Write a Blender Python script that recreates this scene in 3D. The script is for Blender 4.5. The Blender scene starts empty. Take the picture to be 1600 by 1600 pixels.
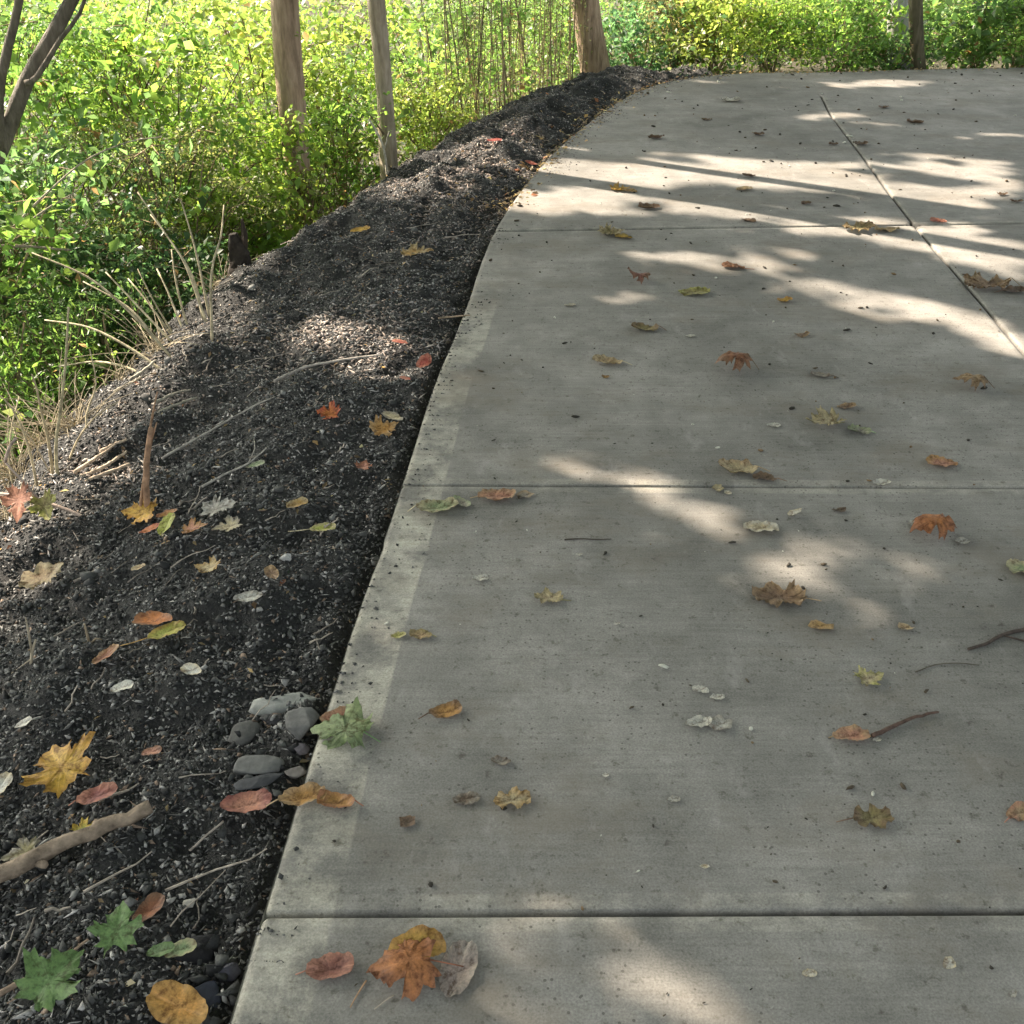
import bpy, math, random
import numpy as np
from mathutils import Vector, geometry

random.seed(7)
rng = np.random.default_rng(11)
R = math.radians
scene = bpy.context.scene
col = scene.collection

# ------------------------------------------------------------------ camera
CAM_H, PITCH, FOC = 1.45, R(31.8), 1640.0
cam_d = bpy.data.cameras.new("camera")
cam_d.sensor_width = 36.0
cam_d.lens = 36.0 * FOC / 1600.0
cam_d.clip_start, cam_d.clip_end = 0.05, 1500
cam = bpy.data.objects.new("camera", cam_d)
cam.location = (0, 0, CAM_H)
cam.rotation_euler = (R(90) - PITCH, 0, 0)
col.objects.link(cam)
scene.camera = cam

# ------------------------------------------------------------------ sky, sun, exposure
SUN_AZ = np.array([-0.83, 0.56]); SUN_AZ /= np.linalg.norm(SUN_AZ)
SUN_EL = R(40)
SUN_V = np.array([SUN_AZ[0] * math.cos(SUN_EL), SUN_AZ[1] * math.cos(SUN_EL), math.sin(SUN_EL)])
world = bpy.data.worlds.new("World")
scene.world = world
world.use_nodes = True
wn = world.node_tree.nodes; wl = world.node_tree.links
bg = wn.get("Background") or wn.new("ShaderNodeBackground")
sky = wn.new("ShaderNodeTexSky")
sky.sky_type = 'NISHITA'; sky.sun_disc = False
sky.sun_elevation = SUN_EL
sky.sun_rotation = math.atan2(SUN_AZ[0], SUN_AZ[1])
sky.dust_density = 4.0
hs = wn.new("ShaderNodeHueSaturation"); hs.inputs["Saturation"].default_value = 0.30
tint = wn.new("ShaderNodeMix"); tint.data_type = 'RGBA'; tint.blend_type = 'MULTIPLY'; tint.inputs[0].default_value = 1.0
tint.inputs[7].default_value = (1.0, 1.005, 0.955, 1)          # the photograph's warm white balance
wl.new(sky.outputs[0], hs.inputs["Color"]); wl.new(hs.outputs[0], tint.inputs[6]); wl.new(tint.outputs[2], bg.inputs[0])
bg.inputs[1].default_value = 0.105
sun_d = bpy.data.lights.new("sun", 'SUN')
sun_d.energy = 5.0; sun_d.angle = R(0.55); sun_d.color = (1.0, 0.845, 0.70)
sun = bpy.data.objects.new("sun", sun_d)
sun.rotation_euler = Vector(SUN_V).to_track_quat('Z', 'Y').to_euler()
sun.location = Vector(SUN_V * 30)
col.objects.link(sun)
scene.view_settings.view_transform = 'Standard'
scene.view_settings.look = 'None'
scene.view_settings.gamma = 1.0
scene.view_settings.use_curve_mapping = False
scene.view_settings.exposure = 2.0

# ------------------------------------------------------------------ pixel <-> place
CP, SP = math.cos(PITCH), math.sin(PITCH)
def ray(px, py):
    u = (px - 800) / FOC; v = (800 - py) / FOC
    return np.array([u, CP + v * SP, -SP + v * CP])
def on_z(px, py, z=0.0):
    d = ray(px, py); t = (z - CAM_H) / d[2]
    return np.array([d[0] * t, d[1] * t, z])
def at_y(px, py, Y):
    d = ray(px, py); t = Y / d[1]
    return np.array([d[0] * t, Y, CAM_H + d[2] * t])
def to_pix(x, y, z=0.0):
    dz = z - CAM_H
    dep = y * CP - dz * SP
    up = y * SP + dz * CP
    return 800 + FOC * x / dep, 800 - FOC * up / dep, dep
def ppm(p):
    return FOC / to_pix(p[0], p[1], p[2])[2]

# ------------------------------------------------------------------ small helpers
def smooth(a, b, x):
    t = np.clip((x - a) / (b - a), 0, 1); return t * t * (3 - 2 * t)
def _h(ix, iy, s):
    n = np.sin(ix * 127.1 + iy * 311.7 + s * 74.7) * 43758.5453
    return n - np.floor(n)
def vnoise(x, y, s=0):
    x = np.asarray(x, float); y = np.asarray(y, float)
    ix, iy = np.floor(x), np.floor(y); fx, fy = x - ix, y - iy
    fx = fx * fx * (3 - 2 * fx); fy = fy * fy * (3 - 2 * fy)
    a, b, c, d = _h(ix, iy, s), _h(ix + 1, iy, s), _h(ix, iy + 1, s), _h(ix + 1, iy + 1, s)
    return (a * (1 - fx) + b * fx) * (1 - fy) + (c * (1 - fx) + d * fx) * fy
def fbm(x, y, s=0, o=4):
    r = 0; a = 0.5
    for k in range(o):
        r = r + a * (vnoise(x * 2 ** k, y * 2 ** k, s + k * 13) - 0.5); a *= 0.5
    return r

def make(name, verts, faces, mat=None, parent=None, cols=None, smooth_sh=False, loc=None):
    """verts Nx3, faces: int array MxK (one size) or list of lists."""
    me = bpy.data.meshes.new(name)
    V = np.asarray(verts, dtype=np.float32)
    if isinstance(faces, np.ndarray):
        m, k = faces.shape
        me.vertices.add(len(V)); me.vertices.foreach_set("co", V.ravel())
        me.loops.add(m * k); me.loops.foreach_set("vertex_index", faces.astype(np.int32).ravel())
        me.polygons.add(m)
        me.polygons.foreach_set("loop_start", np.arange(0, m * k, k, dtype=np.int32))
        me.polygons.foreach_set("loop_total", np.full(m, k, dtype=np.int32))
        me.update(calc_edges=True)
    else:
        me.from_pydata(V.tolist(), [], faces); me.update()
    if cols is not None:
        a = me.attributes.new("Col", 'FLOAT_COLOR', 'POINT')
        c = np.ones((len(V), 4), dtype=np.float32); c[:, :3] = cols
        a.data.foreach_set("color", c.ravel())
    if smooth_sh:
        me.polygons.foreach_set("use_smooth", np.ones(len(me.polygons), dtype=bool))
    o = bpy.data.objects.new(name, me)
    col.objects.link(o)
    if mat: me.materials.append(mat)
    if parent: o.parent = parent
    if loc is not None: o.location = loc
    return o
def empty(name, loc):
    o = bpy.data.objects.new(name, None); o.empty_display_size = 0.1
    o.location = loc; col.objects.link(o); return o
def tag(o, label=None, cat=None, group=None, kind=None):
    if label: o["label"] = label
    if cat: o["category"] = cat
    if group: o["group"] = group
    if kind: o["kind"] = kind
    return o

class Acc:
    """collects triangles / quads (as quads) for one mesh"""
    def __init__(s): s.v = []; s.f = []; s.c = []; s.n = 0
    def add(s, v, f, c=None):
        v = np.asarray(v, float); s.v.append(v); s.f.append(np.asarray(f) + s.n)
        if c is not None: s.c.append(np.broadcast_to(np.asarray(c, float), (len(v), 3)))
        s.n += len(v)
    def tube(s, pts, rad, sides=6, c=None, rough=0.0, caps=True):
        P = np.asarray(pts, float); n = len(P)
        rad = np.broadcast_to(np.asarray(rad, float), (n,))
        T = np.gradient(P, axis=0); T /= np.linalg.norm(T, axis=1)[:, None] + 1e-12
        ref = np.array([0, 0, 1.0]) if abs(T[0][2]) < 0.9 else np.array([1.0, 0, 0])
        A = np.cross(T, ref); A /= np.linalg.norm(A, axis=1)[:, None]
        B = np.cross(T, A)
        th = np.arange(sides) / sides * 2 * math.pi
        r = rad[:, None] * (1 + rough * (rng.random((n, sides)) - 0.5))
        V = P[:, None, :] + r[:, :, None] * (np.cos(th)[None, :, None] * A[:, None, :] + np.sin(th)[None, :, None] * B[:, None, :])
        V = V.reshape(-1, 3)
        i = np.arange(n - 1)[:, None] * sides; j = np.arange(sides)[None, :]; j2 = (j + 1) % sides
        F = np.stack([i + j, i + j2, i + sides + j2, i + sides + j], -1).reshape(-1, 4)
        if caps:
            V = np.vstack([V, P[0], P[-1]])
            a, b = n * sides, n * sides + 1
            jj = np.arange(0, sides)
            c0 = np.stack([np.full(sides, a), (jj + 1) % sides, jj, jj], -1)
            c1 = np.stack([np.full(sides, b), (n - 1) * sides + jj, (n - 1) * sides + (jj + 1) % sides, (n - 1) * sides + (jj + 1) % sides], -1)
            s.capfix = True
            F = np.vstack([F]); s.add(V, F, c)
            s.tri = getattr(s, 'tri', [])
            base = s.n - len(V)
            s.tri.append(np.vstack([c0[:, :3], c1[:, :3]]) + base)
        else:
            s.add(V, F, c)
    def build(s, name, mat, parent=None, smooth_sh=True, loc=None):
        V = np.vstack(s.v); F = [x for x in s.f]
        C = np.vstack(s.c) if s.c else None
        faces = []
        tri = getattr(s, 'tri', [])
        if tri or len({x.shape[1] for x in F}) > 1:
            for x in F: faces += x.tolist()
            for x in tri: faces += x.tolist()
        else:
            faces = np.vstack(F)
        return make(name, V, faces, mat, parent, C, smooth_sh, loc)

# ------------------------------------------------------------------ materials
def new_mat(name):
    m = bpy.data.materials.new(name); m.use_nodes = True
    nt = m.node_tree
    return m, nt.nodes, nt.links, nt.nodes["Principled BSDF"]
def ramp(N, stops):
    r = N.new("ShaderNodeValToRGB")
    e = r.color_ramp.elements
    while len(e) < len(stops): e.new(0.5)
    for k, (p, c) in enumerate(stops):
        e[k].position = p; e[k].color = (*c, 1) if len(c) == 3 else c
    return r
def noise(N, L, scale, detail=4, rough=0.6, vec=None):
    n = N.new("ShaderNodeTexNoise"); n.inputs["Scale"].default_value = scale
    n.inputs["Detail"].default_value = detail; n.inputs["Roughness"].default_value = rough
    if vec is not None: L.new(vec, n.inputs["Vector"])
    return n
def mixc(N, L, fac, a, b, mode='MIX'):
    m = N.new("ShaderNodeMix"); m.data_type = 'RGBA'; m.blend_type = mode
    for s, v in ((0, fac), (6, a), (7, b)):
        if hasattr(v, "is_output") or isinstance(v, bpy.types.NodeSocket): L.new(v, m.inputs[s])
        else: m.inputs[s].default_value = v if s == 0 else (*v, 1)
    return m.outputs[2]
def math_n(N, L, op, a, b=0.0):
    m = N.new("ShaderNodeMath"); m.operation = op
    for k, v in enumerate((a, b)):
        if isinstance(v, bpy.types.NodeSocket): L.new(v, m.inputs[k])
        else: m.inputs[k].default_value = v
    return m.outputs[0]
def mapping(N, L, scale, rot=(0, 0, 0)):
    tc = N.new("ShaderNodeTexCoord"); mp = N.new("ShaderNodeMapping")
    mp.inputs["Scale"].default_value = scale; mp.inputs["Rotation"].default_value = rot
    L.new(tc.outputs["Object"], mp.inputs["Vector"]); return mp.outputs[0]
def bump(N, L, bsdf, h, strength, dist, prev=None):
    b = N.new("ShaderNodeBump"); b.inputs["Strength"].default_value = strength
    b.inputs["Distance"].default_value = dist
    L.new(h, b.inputs["Height"])
    if prev is not None: L.new(prev, b.inputs["Normal"])
    L.new(b.outputs[0], bsdf.inputs["Normal"]); return b.outputs[0]

# concrete: broomed across the path, smooth tooled band along edges and joints
def mat_concrete():
    m, N, L, P = new_mat("broomed_concrete")
    obj = mapping(N, L, (1, 1, 1))
    big = noise(N, L, 0.9, 5, 0.62, obj)
    mid = noise(N, L, 6.0, 6, 0.65, obj)
    streak = noise(N, L, 1.0, 5, 0.6, mapping(N, L, (5.0, 95.0, 5.0), (0, 0, R(3))))
    streak2 = noise(N, L, 1.0, 3, 0.6, mapping(N, L, (1.6, 14.0, 5.0), (0, 0, R(2))))
    fine = noise(N, L, 260, 3, 0.7, obj)
    base = ramp(N, [(0.32, (0.135, 0.133, 0.120)), (0.5, (0.202, 0.198, 0.183)), (0.66, (0.262, 0.254, 0.236))])
    L.new(big.outputs[0], base.inputs[0])
    c = base.outputs[0]
    r2 = ramp(N, [(0.3, (0.76, 0.76, 0.74)), (0.7, (1.20, 1.19, 1.17))]); L.new(mid.outputs[0], r2.inputs[0])
    c = mixc(N, L, 1.0, c, r2.outputs[0], 'MULTIPLY')
    r3 = ramp(N, [(0.3, (0.89, 0.89, 0.89)), (0.7, (1.10, 1.10, 1.10))]); L.new(streak.outputs[0], r3.inputs[0])
    c = mixc(N, L, 1.0, c, r3.outputs[0], 'MULTIPLY')
    r3b = ramp(N, [(0.3, (0.95, 0.95, 0.945)), (0.7, (1.04, 1.04, 1.035))]); L.new(streak2.outputs[0], r3b.inputs[0])
    c = mixc(N, L, 1.0, c, r3b.outputs[0], 'MULTIPLY')
    r4 = ramp(N, [(0.3, (0.72, 0.72, 0.72)), (0.7, (1.26, 1.26, 1.26))]); L.new(fine.outputs[0], r4.inputs[0])
    c = mixc(N, L, 1.0, c, r4.outputs[0], 'MULTIPLY')
    # edge band
    at = N.new("ShaderNodeAttribute"); at.attribute_name = "band"
    bn = noise(N, L, 6, 7, 0.72, obj)
    br = ramp(N, [(0.42, (0.0, 0.0, 0.0)), (0.52, (0.65, 0.65, 0.65)), (0.60, (1, 1, 1))]); L.new(bn.outputs[0], br.inputs[0])
    lift = mixc(N, L, math_n(N, L, 'MULTIPLY', at.outputs["Fac"], br.outputs[0]), (1, 1, 1), (1.75, 1.73, 1.60))
    c = mixc(N, L, 1.0, c, lift, 'MULTIPLY')
    # bug holes: dark pits in patches, bigger soft stains
    vor = N.new("ShaderNodeTexVoronoi"); vor.inputs["Scale"].default_value = 75; L.new(obj, vor.inputs["Vector"])
    pit = math_n(N, L, 'LESS_THAN', vor.outputs["Distance"], 0.20)
    pm = noise(N, L, 1.7, 4, 0.6, obj)
    pg = math_n(N, L, 'GREATER_THAN', pm.outputs[0], 0.49)
    vr = math_n(N, L, 'GREATER_THAN', vor.outputs["Color"], 0.55)
    pit = math_n(N, L, 'MULTIPLY', math_n(N, L, 'MULTIPLY', pit, pg), vr)
    c = mixc(N, L, math_n(N, L, 'MULTIPLY', pit, 0.75), c, (0.075, 0.072, 0.062))
    # tannin stains, scuffs and a few worn light scratches
    tn = noise(N, L, 1.9, 7, 0.72, mapping(N, L, (1, 1.6, 1), (0, 0, R(25))))
    tr = ramp(N, [(0.51, (0, 0, 0)), (0.64, (1, 1, 1))]); L.new(tn.outputs[0], tr.inputs[0])
    c = mixc(N, L, math_n(N, L, 'MULTIPLY', tr.outputs[0], 0.55), c, (0.155, 0.137, 0.108))
    wr = noise(N, L, 4.5, 7, 0.75, mapping(N, L, (2.2, 1, 1), (0, 0, R(-38))))
    wrr = ramp(N, [(0.57, (0, 0, 0)), (0.68, (1, 1, 1))]); L.new(wr.outputs[0], wrr.inputs[0])
    c = mixc(N, L, math_n(N, L, 'MULTIPLY', wrr.outputs[0], 0.30), c, (0.36, 0.35, 0.33))
    sp = noise(N, L, 38, 4, 0.7, obj)
    spr = ramp(N, [(0.30, (0.55, 0.54, 0.50)), (0.42, (1, 1, 1)), (0.62, (1, 1, 1)), (0.74, (1.22, 1.21, 1.19))]); L.new(sp.outputs[0], spr.inputs[0])
    c = mixc(N, L, 1.0, c, spr.outputs[0], 'MULTIPLY')
    st = noise(N, L, 3.1, 6, 0.7, obj)
    sr = ramp(N, [(0.60, (0, 0, 0)), (0.74, (1, 1, 1))]); L.new(st.outputs[0], sr.inputs[0])
    c = mixc(N, L, math_n(N, L, 'MULTIPLY', sr.outputs[0], 0.32), c, (0.15, 0.135, 0.09))
    ag = N.new("ShaderNodeAttribute"); ag.attribute_name = "groove"
    c = mixc(N, L, math_n(N, L, 'MULTIPLY', ag.outputs["Fac"], 0.9), c, (0.035, 0.033, 0.028))
    L.new(c, P.inputs["Base Color"])
    P.inputs["Roughness"].default_value = 0.86
    P.inputs["Specular IOR Level"].default_value = 0.35
    inv = math_n(N, L, 'SUBTRACT', 1.0, at.outputs["Fac"])
    hb = math_n(N, L, 'MULTIPLY', streak.outputs[0], math_n(N, L, 'ADD', math_n(N, L, 'MULTIPLY', inv, 0.85), 0.15))
    b1 = bump(N, L, P, hb, 0.38, 0.004)
    b2 = bump(N, L, P, math_n(N, L, 'SUBTRACT', fine.outputs[0], pit), 0.4, 0.0018, b1)
    return m
M_CON = mat_concrete()

def mat_soil(name, cols, scale=18, bstr=0.8, bdist=0.012):
    m, N, L, P = new_mat(name)
    obj = mapping(N, L, (1, 1, 1))
    n1 = noise(N, L, scale, 8, 0.7, obj); n2 = noise(N, L, scale * 6, 6, 0.7, obj)
    r = ramp(N, [(0.3, cols[0]), (0.52, cols[1]), (0.75, cols[2])])
    L.new(n1.outputs[0], r.inputs[0])
    r2 = ramp(N, [(0.3, (0.5, 0.5, 0.5)), (0.7, (1.5, 1.5, 1.5))]); L.new(n2.outputs[0], r2.inputs[0])
    L.new(mixc(N, L, 1.0, r.outputs[0], r2.outputs[0], 'MULTIPLY'), P.inputs["Base Color"])
    P.inputs["Roughness"].default_value = 0.9
    b1 = bump(N, L, P, n1.outputs[0], bstr, bdist)
    bump(N, L, P, n2.outputs[0], bstr, bdist * 0.4, b1)
    return m
M_BANK = mat_soil("dark_millings", [(0.014, 0.015, 0.014), (0.028, 0.029, 0.027), (0.060, 0.060, 0.056)], 22, 1.0, 0.02)
M_FLOOR = mat_soil("leaf_litter_soil", [(0.03, 0.028, 0.016), (0.06, 0.05, 0.028), (0.11, 0.085, 0.045)], 7, 0.9, 0.03)

def mat_vcol(name, rough=0.85, spec=0.3, grain=120, amt=0.35, bs=0.4, bd=0.003, grime=None):
    m, N, L, P = new_mat(name)
    a = N.new("ShaderNodeAttribute"); a.attribute_name = "Col"
    n = noise(N, L, grain, 5, 0.65, mapping(N, L, (1, 1, 1)))
    r = ramp(N, [(0.3, (1 - amt,) * 3), (0.7, (1 + amt,) * 3)]); L.new(n.outputs[0], r.inputs[0])
    L.new(mixc(N, L, 1.0, a.outputs["Color"], r.outputs[0], 'MULTIPLY'), P.inputs["Base Color"])
    P.inputs["Roughness"].default_value = rough
    P.inputs["Specular IOR Level"].default_value = spec
    bump(N, L, P, n.outputs[0], bs, bd)
    return m
M_STONE = mat_vcol("stones", 0.85, 0.35, 150, 0.3, 0.5, 0.003)
M_BRANCH = mat_vcol("weathered_branch", 0.9, 0.2, 24, 0.65, 1.0, 0.012)
M_ROCK = mat_vcol("rock", 0.8, 0.35, 45, 0.3, 0.6, 0.006)
M_WOOD = mat_vcol("dead_wood", 0.85, 0.25, 38, 0.55, 0.8, 0.005)

def mat_bark(name, c0, c1, c2):
    m, N, L, P = new_mat(name)
    v = mapping(N, L, (1, 1, 0.16))
    n1 = noise(N, L, 34, 7, 0.65, v); n2 = noise(N, L, 3, 5, 0.6, mapping(N, L, (1, 1, 0.8)))
    n3 = noise(N, L, 140, 3, 0.6, mapping(N, L, (1, 1, 1)))
    r = ramp(N, [(0.32, c0), (0.52, c1), (0.72, c2)]); L.new(n1.outputs[0], r.inputs[0])
    r2 = ramp(N, [(0.34, (0.74, 0.75, 0.66)), (0.52, (1, 1, 1)), (0.68, (1.25, 1.22, 1.18))]); L.new(n2.outputs[0], r2.inputs[0])
    L.new(mixc(N, L, 1.0, r.outputs[0], r2.outputs[0], 'MULTIPLY'), P.inputs["Base Color"])
    P.inputs["Roughness"].default_value = 0.9
    b1 = bump(N, L, P, n1.outputs[0], 1.0, 0.030)
    bump(N, L, P, n3.outputs[0], 0.4, 0.003, b1)
    return m
M_BARK = mat_bark("brown_bark", (0.20, 0.145, 0.095), (0.40, 0.29, 0.20), (0.54, 0.42, 0.31))
M_BARK_G = mat_bark("grey_bark", (0.22, 0.185, 0.135), (0.40, 0.34, 0.255), (0.54, 0.47, 0.38))
M_BARK_S = mat_bark("sapling_bark", (0.085, 0.075, 0.06), (0.165, 0.145, 0.115), (0.27, 0.24, 0.20))
M_BARK_P = mat_bark("pale_bark", (0.30, 0.30, 0.29), (0.46, 0.46, 0.45), (0.58, 0.58, 0.57))
M_BARK_D = mat_bark("dark_bark", (0.06, 0.055, 0.03), (0.12, 0.105, 0.06), (0.19, 0.165, 0.11))

def mat_foliage(name, tmul, tfac=0.5, rough=0.45):
    m, N, L, P = new_mat(name)
    out = N["Material Output"]
    a = N.new("ShaderNodeAttribute"); a.attribute_name = "Col"
    L.new(a.outputs["Color"], P.inputs["Base Color"])
    P.inputs["Roughness"].default_value = rough
    P.inputs["Specular IOR Level"].default_value = 0.4
    t = N.new("ShaderNodeBsdfTranslucent")
    L.new(mixc(N, L, 1.0, a.outputs["Color"], tmul, 'MULTIPLY'), t.inputs["Color"])
    mx = N.new("ShaderNodeMixShader"); mx.inputs[0].default_value = tfac
    L.new(P.outputs[0], mx.inputs[1]); L.new(t.outputs[0], mx.inputs[2])
    L.new(mx.outputs[0], out.inputs["Surface"])
    return m
M_FOL = mat_foliage("living_leaves", (2.2, 2.2, 1.6), 0.55, 0.40)

def mat_fallen():
    m, N, L, P = new_mat("fallen_leaf")
    out = N["Material Output"]
    a = N.new("ShaderNodeAttribute"); a.attribute_name = "Col"
    o = mapping(N, L, (1, 1, 1))
    n1 = noise(N, L, 70, 5, 0.7, o); n2 = noise(N, L, 300, 3, 0.6, o)
    r = ramp(N, [(0.36, (0.42, 0.34, 0.28)), (0.50, (0.95, 0.95, 0.95)), (0.68, (1.3, 1.25, 1.15))]); L.new(n1.outputs[0], r.inputs[0])
    r2 = ramp(N, [(0.3, (0.8, 0.8, 0.8)), (0.7, (1.15, 1.15, 1.15))]); L.new(n2.outputs[0], r2.inputs[0])
    c = mixc(N, L, 1.0, mixc(N, L, 1.0, a.outputs["Color"], r.outputs[0], 'MULTIPLY'), r2.outputs[0], 'MULTIPLY')
    L.new(c, P.inputs["Base Color"])
    P.inputs["Roughness"].default_value = 0.6; P.inputs["Specular IOR Level"].default_value = 0.35
    bump(N, L, P, n1.outputs[0], 0.5, 0.002)
    t = N.new("ShaderNodeBsdfTranslucent"); L.new(c, t.inputs["Color"])
    mx = N.new("ShaderNodeMixShader"); mx.inputs[0].default_value = 0.25
    L.new(P.outputs[0], mx.inputs[1]); L.new(t.outputs[0], mx.inputs[2]); L.new(mx.outputs[0], out.inputs["Surface"])
    return m
M_LEAF = mat_fallen()

# ------------------------------------------------------------------ path outline
def catmull(P, step):
    P = np.asarray(P, float)
    Q = np.vstack([2 * P[0] - P[1], P, 2 * P[-1] - P[-2]])
    out = []
    for i in range(1, len(Q) - 2):
        p0, p1, p2, p3 = Q[i - 1:i + 3]
        n = max(2, int(np.linalg.norm(p2 - p1) / step))
        for t in np.arange(n) / n:
            out.append(0.5 * (2 * p1 + (p2 - p0) * t + (2 * p0 - 5 * p1 + 4 * p2 - p3) * t * t + (3 * p1 - p0 - 3 * p2 + p3) * t ** 3))
    out.append(Q[-2]); return np.array(out)
edge_px = [(358, 1600), (408, 1430), (492, 1160), (560, 950), (628, 757), (683, 590), (728, 480), (768, 370),
           (812, 300), (868, 235), (930, 183), (990, 146), (1060, 124), (1160, 114), (1300, 112), (1450, 108), (1600, 105)]
E0 = [on_z(*p)[:2] for p in edge_px]
d0 = (E0[0] - E0[1]) / np.linalg.norm(E0[0] - E0[1])
E0 = [E0[0] + d0 * 4.5, E0[0] + d0 * 1.5] + E0
d1 = E0[-1] - E0[-3]; d1 /= np.linalg.norm(d1)
E0 += [E0[-1] + d1 * 2, E0[-1] + d1 * 6]
EDGE = catmull(E0, 0.03)
_n = np.gradient(EDGE, axis=0); _n /= np.linalg.norm(_n, axis=1)[:, None]; _n = np.stack([-_n[:, 1], _n[:, 0]], -1)
_s = np.arange(len(EDGE)) * 0.03
EDGE_S = EDGE.copy()
_w = 0.007 * fbm(_s * 4.0, _s * 0 + 2, 7, 4) - 0.005 * smooth(0.80, 0.93, vnoise(_s * 7.0, _s * 0 + 5, 9))
EDGE = EDGE + _n * (_w * smooth(0, 1, _s))[:, None]
seg = EDGE[1:] - EDGE[:-1]; seglen = np.linalg.norm(seg, axis=1)
EN = np.gradient(EDGE_S, axis=0); EN /= np.linalg.norm(EN, axis=1)[:, None]
EN = np.stack([-EN[:, 1], EN[:, 0]], -1)            # outward (left of travel)
SCUM = np.concatenate([[0], np.cumsum(seglen)])
# right side of the path (outside the frame)
RIGHT = np.array([(EDGE[-1][0], 5.6), (6.5, 5.5), (4.9, 4.6), (4.2, 3.0), (3.75, 0.5), (3.3, -4.0)])
POLY = np.vstack([EDGE, RIGHT])

def seg_dist(pts, line):
    """distance, sign side (+ = left of the line), nearest index"""
    pts = np.asarray(pts, float)
    best = np.full(len(pts), 1e9); sgn = np.ones(len(pts)); idx = np.zeros(len(pts), int)
    A = line[:-1]; D = line[1:] - A; LL = (D ** 2).sum(1) + 1e-12
    for i in range(len(A)):
        t = np.clip(((pts - A[i]) @ D[i]) / LL[i], 0, 1)
        q = pts - (A[i] + t[:, None] * D[i])
        d = np.hypot(q[:, 0], q[:, 1]); m = d < best
        best[m] = d[m]; idx[m] = i
        sgn[m] = np.sign(D[i][0] * q[m, 1] - D[i][1] * q[m, 0])
    return best, sgn, idx
def inside(pts, poly):
    x, y = pts[:, 0], pts[:, 1]; r = np.zeros(len(pts), bool)
    px, py = poly[:, 0], poly[:, 1]; qx, qy = np.roll(px, -1), np.roll(py, -1)
    for i in range(len(poly)):
        c = (py[i] > y) != (qy[i] > y)
        if c.any():
            xi = px[i] + (y - py[i]) / (qy[i] - py[i] + 1e-15) * (qx[i] - px[i])
            r ^= c & (x < xi)
    return r
EDGE_C = EDGE_S[::6]          # coarser copy for terrain queries
def bank_z(d, x, y):
    far = smooth(4.3, 6.0, y)
    corner = smooth(0.75, 1.45, x) * smooth(6.5, 7.8, y)
    w = 1.02 - 0.36 * far - 0.52 * corner
    mound = (0.02 + 0.035 * far * (1 - corner)) * np.exp(-((d - 0.38) / 0.24) ** 2) * (0.75 + 0.9 * vnoise(y * 1.3, x * 1.1, 3) * far)
    top = -0.055 - 0.10 * (1 - far) * smooth(0.15, 1.1, d) + mound
    low = -0.80 + 0.66 * corner
    z = top + (low - top) * smooth(w, w + 1.15, d)
    z = z + (0.07 + 0.07 * far) * (1 - 0.8 * corner) * fbm(x * 2.6, y * 2.6, 5, 4) * smooth(0.05, 0.3, d)
    return z
def terrain(pts):
    pts = np.atleast_2d(np.asarray(pts, float))[:, :2]
    d, s, i = seg_dist(pts, EDGE_C)
    ins = inside(pts, POLY)
    left = s > 0
    z = np.where(left, bank_z(d, pts[:, 0], pts[:, 1]), -0.09 + 0.05 * fbm(pts[:, 0], pts[:, 1], 8))
    z = np.where(ins, 0.0, z)
    roll = 0.25 * fbm(pts[:, 0] * 0.35, pts[:, 1] * 0.35, 21) * smooth(2.0, 5.0, d)
    return np.where(left & ~ins, z + roll, z)
def hit(px, py, rough=True):
    z = 0.0
    for _ in range(10):
        p = on_z(px, py, z); z = 0.5 * z + 0.5 * float(terrain(p[None, :2])[0])
    p = on_z(px, py, z); p[2] = float(terrain(p[None, :2])[0])
    if rough and abs(p[2]) > 1e-9:          # the bank's own roughness
        d = float(seg_dist(p[None, :2], EDGE_C)[0][0])
        p[2] += float(0.115 * fbm(p[0] * 7, p[1] * 7, 41, 3) + 0.02 * fbm(p[0] * 21 + p[1] * 9, p[1] * 21 - p[0] * 9, 51, 1)) * float(smooth(0, 0.06, d)) + 0.003
    return p

# ------------------------------------------------------------------ ground sheet and bank
def axis_pts(lo, hi, fine_lo, fine_hi, step):
    a = list(np.arange(fine_lo, fine_hi + 1e-6, step))
    s = step
    while a[-1] < hi: s *= 1.22; a.append(a[-1] + s)
    s = step
    while a[0] > lo: s *= 1.22; a.insert(0, a[0] - s)
    return np.array(a)
gx = axis_pts(-260, 260, -7, 9, 0.12); gy = axis_pts(-200, 400, -5, 16, 0.12)
GX, GY = np.meshgrid(gx, gy)
gp = np.stack([GX.ravel(), GY.ravel()], -1)
gz = terrain(gp)
gd, gs, _ = seg_dist(gp, EDGE_C)
gins = inside(gp, POLY)
gz = np.where(gins, -0.16, gz - 0.035 - np.where((gs > 0) & (gd < 0.35), 0.12 * (1 - gd / 0.35), 0))
gz += np.where(gins, 0, 0.03 * fbm(GX.ravel() * 2.5, GY.ravel() * 2.5, 31) * smooth(1.9, 2.6, gd))
nx, ny = len(gx), len(gy)
ii = (np.arange(ny - 1)[:, None] * nx + np.arange(nx - 1)[None, :]).ravel()
GF = np.stack([ii, ii + 1, ii + nx + 1, ii + nx], -1)
tag(make("ground", np.column_stack([gp, gz]), GF, M_FLOOR, smooth_sh=True), kind="structure")

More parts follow.
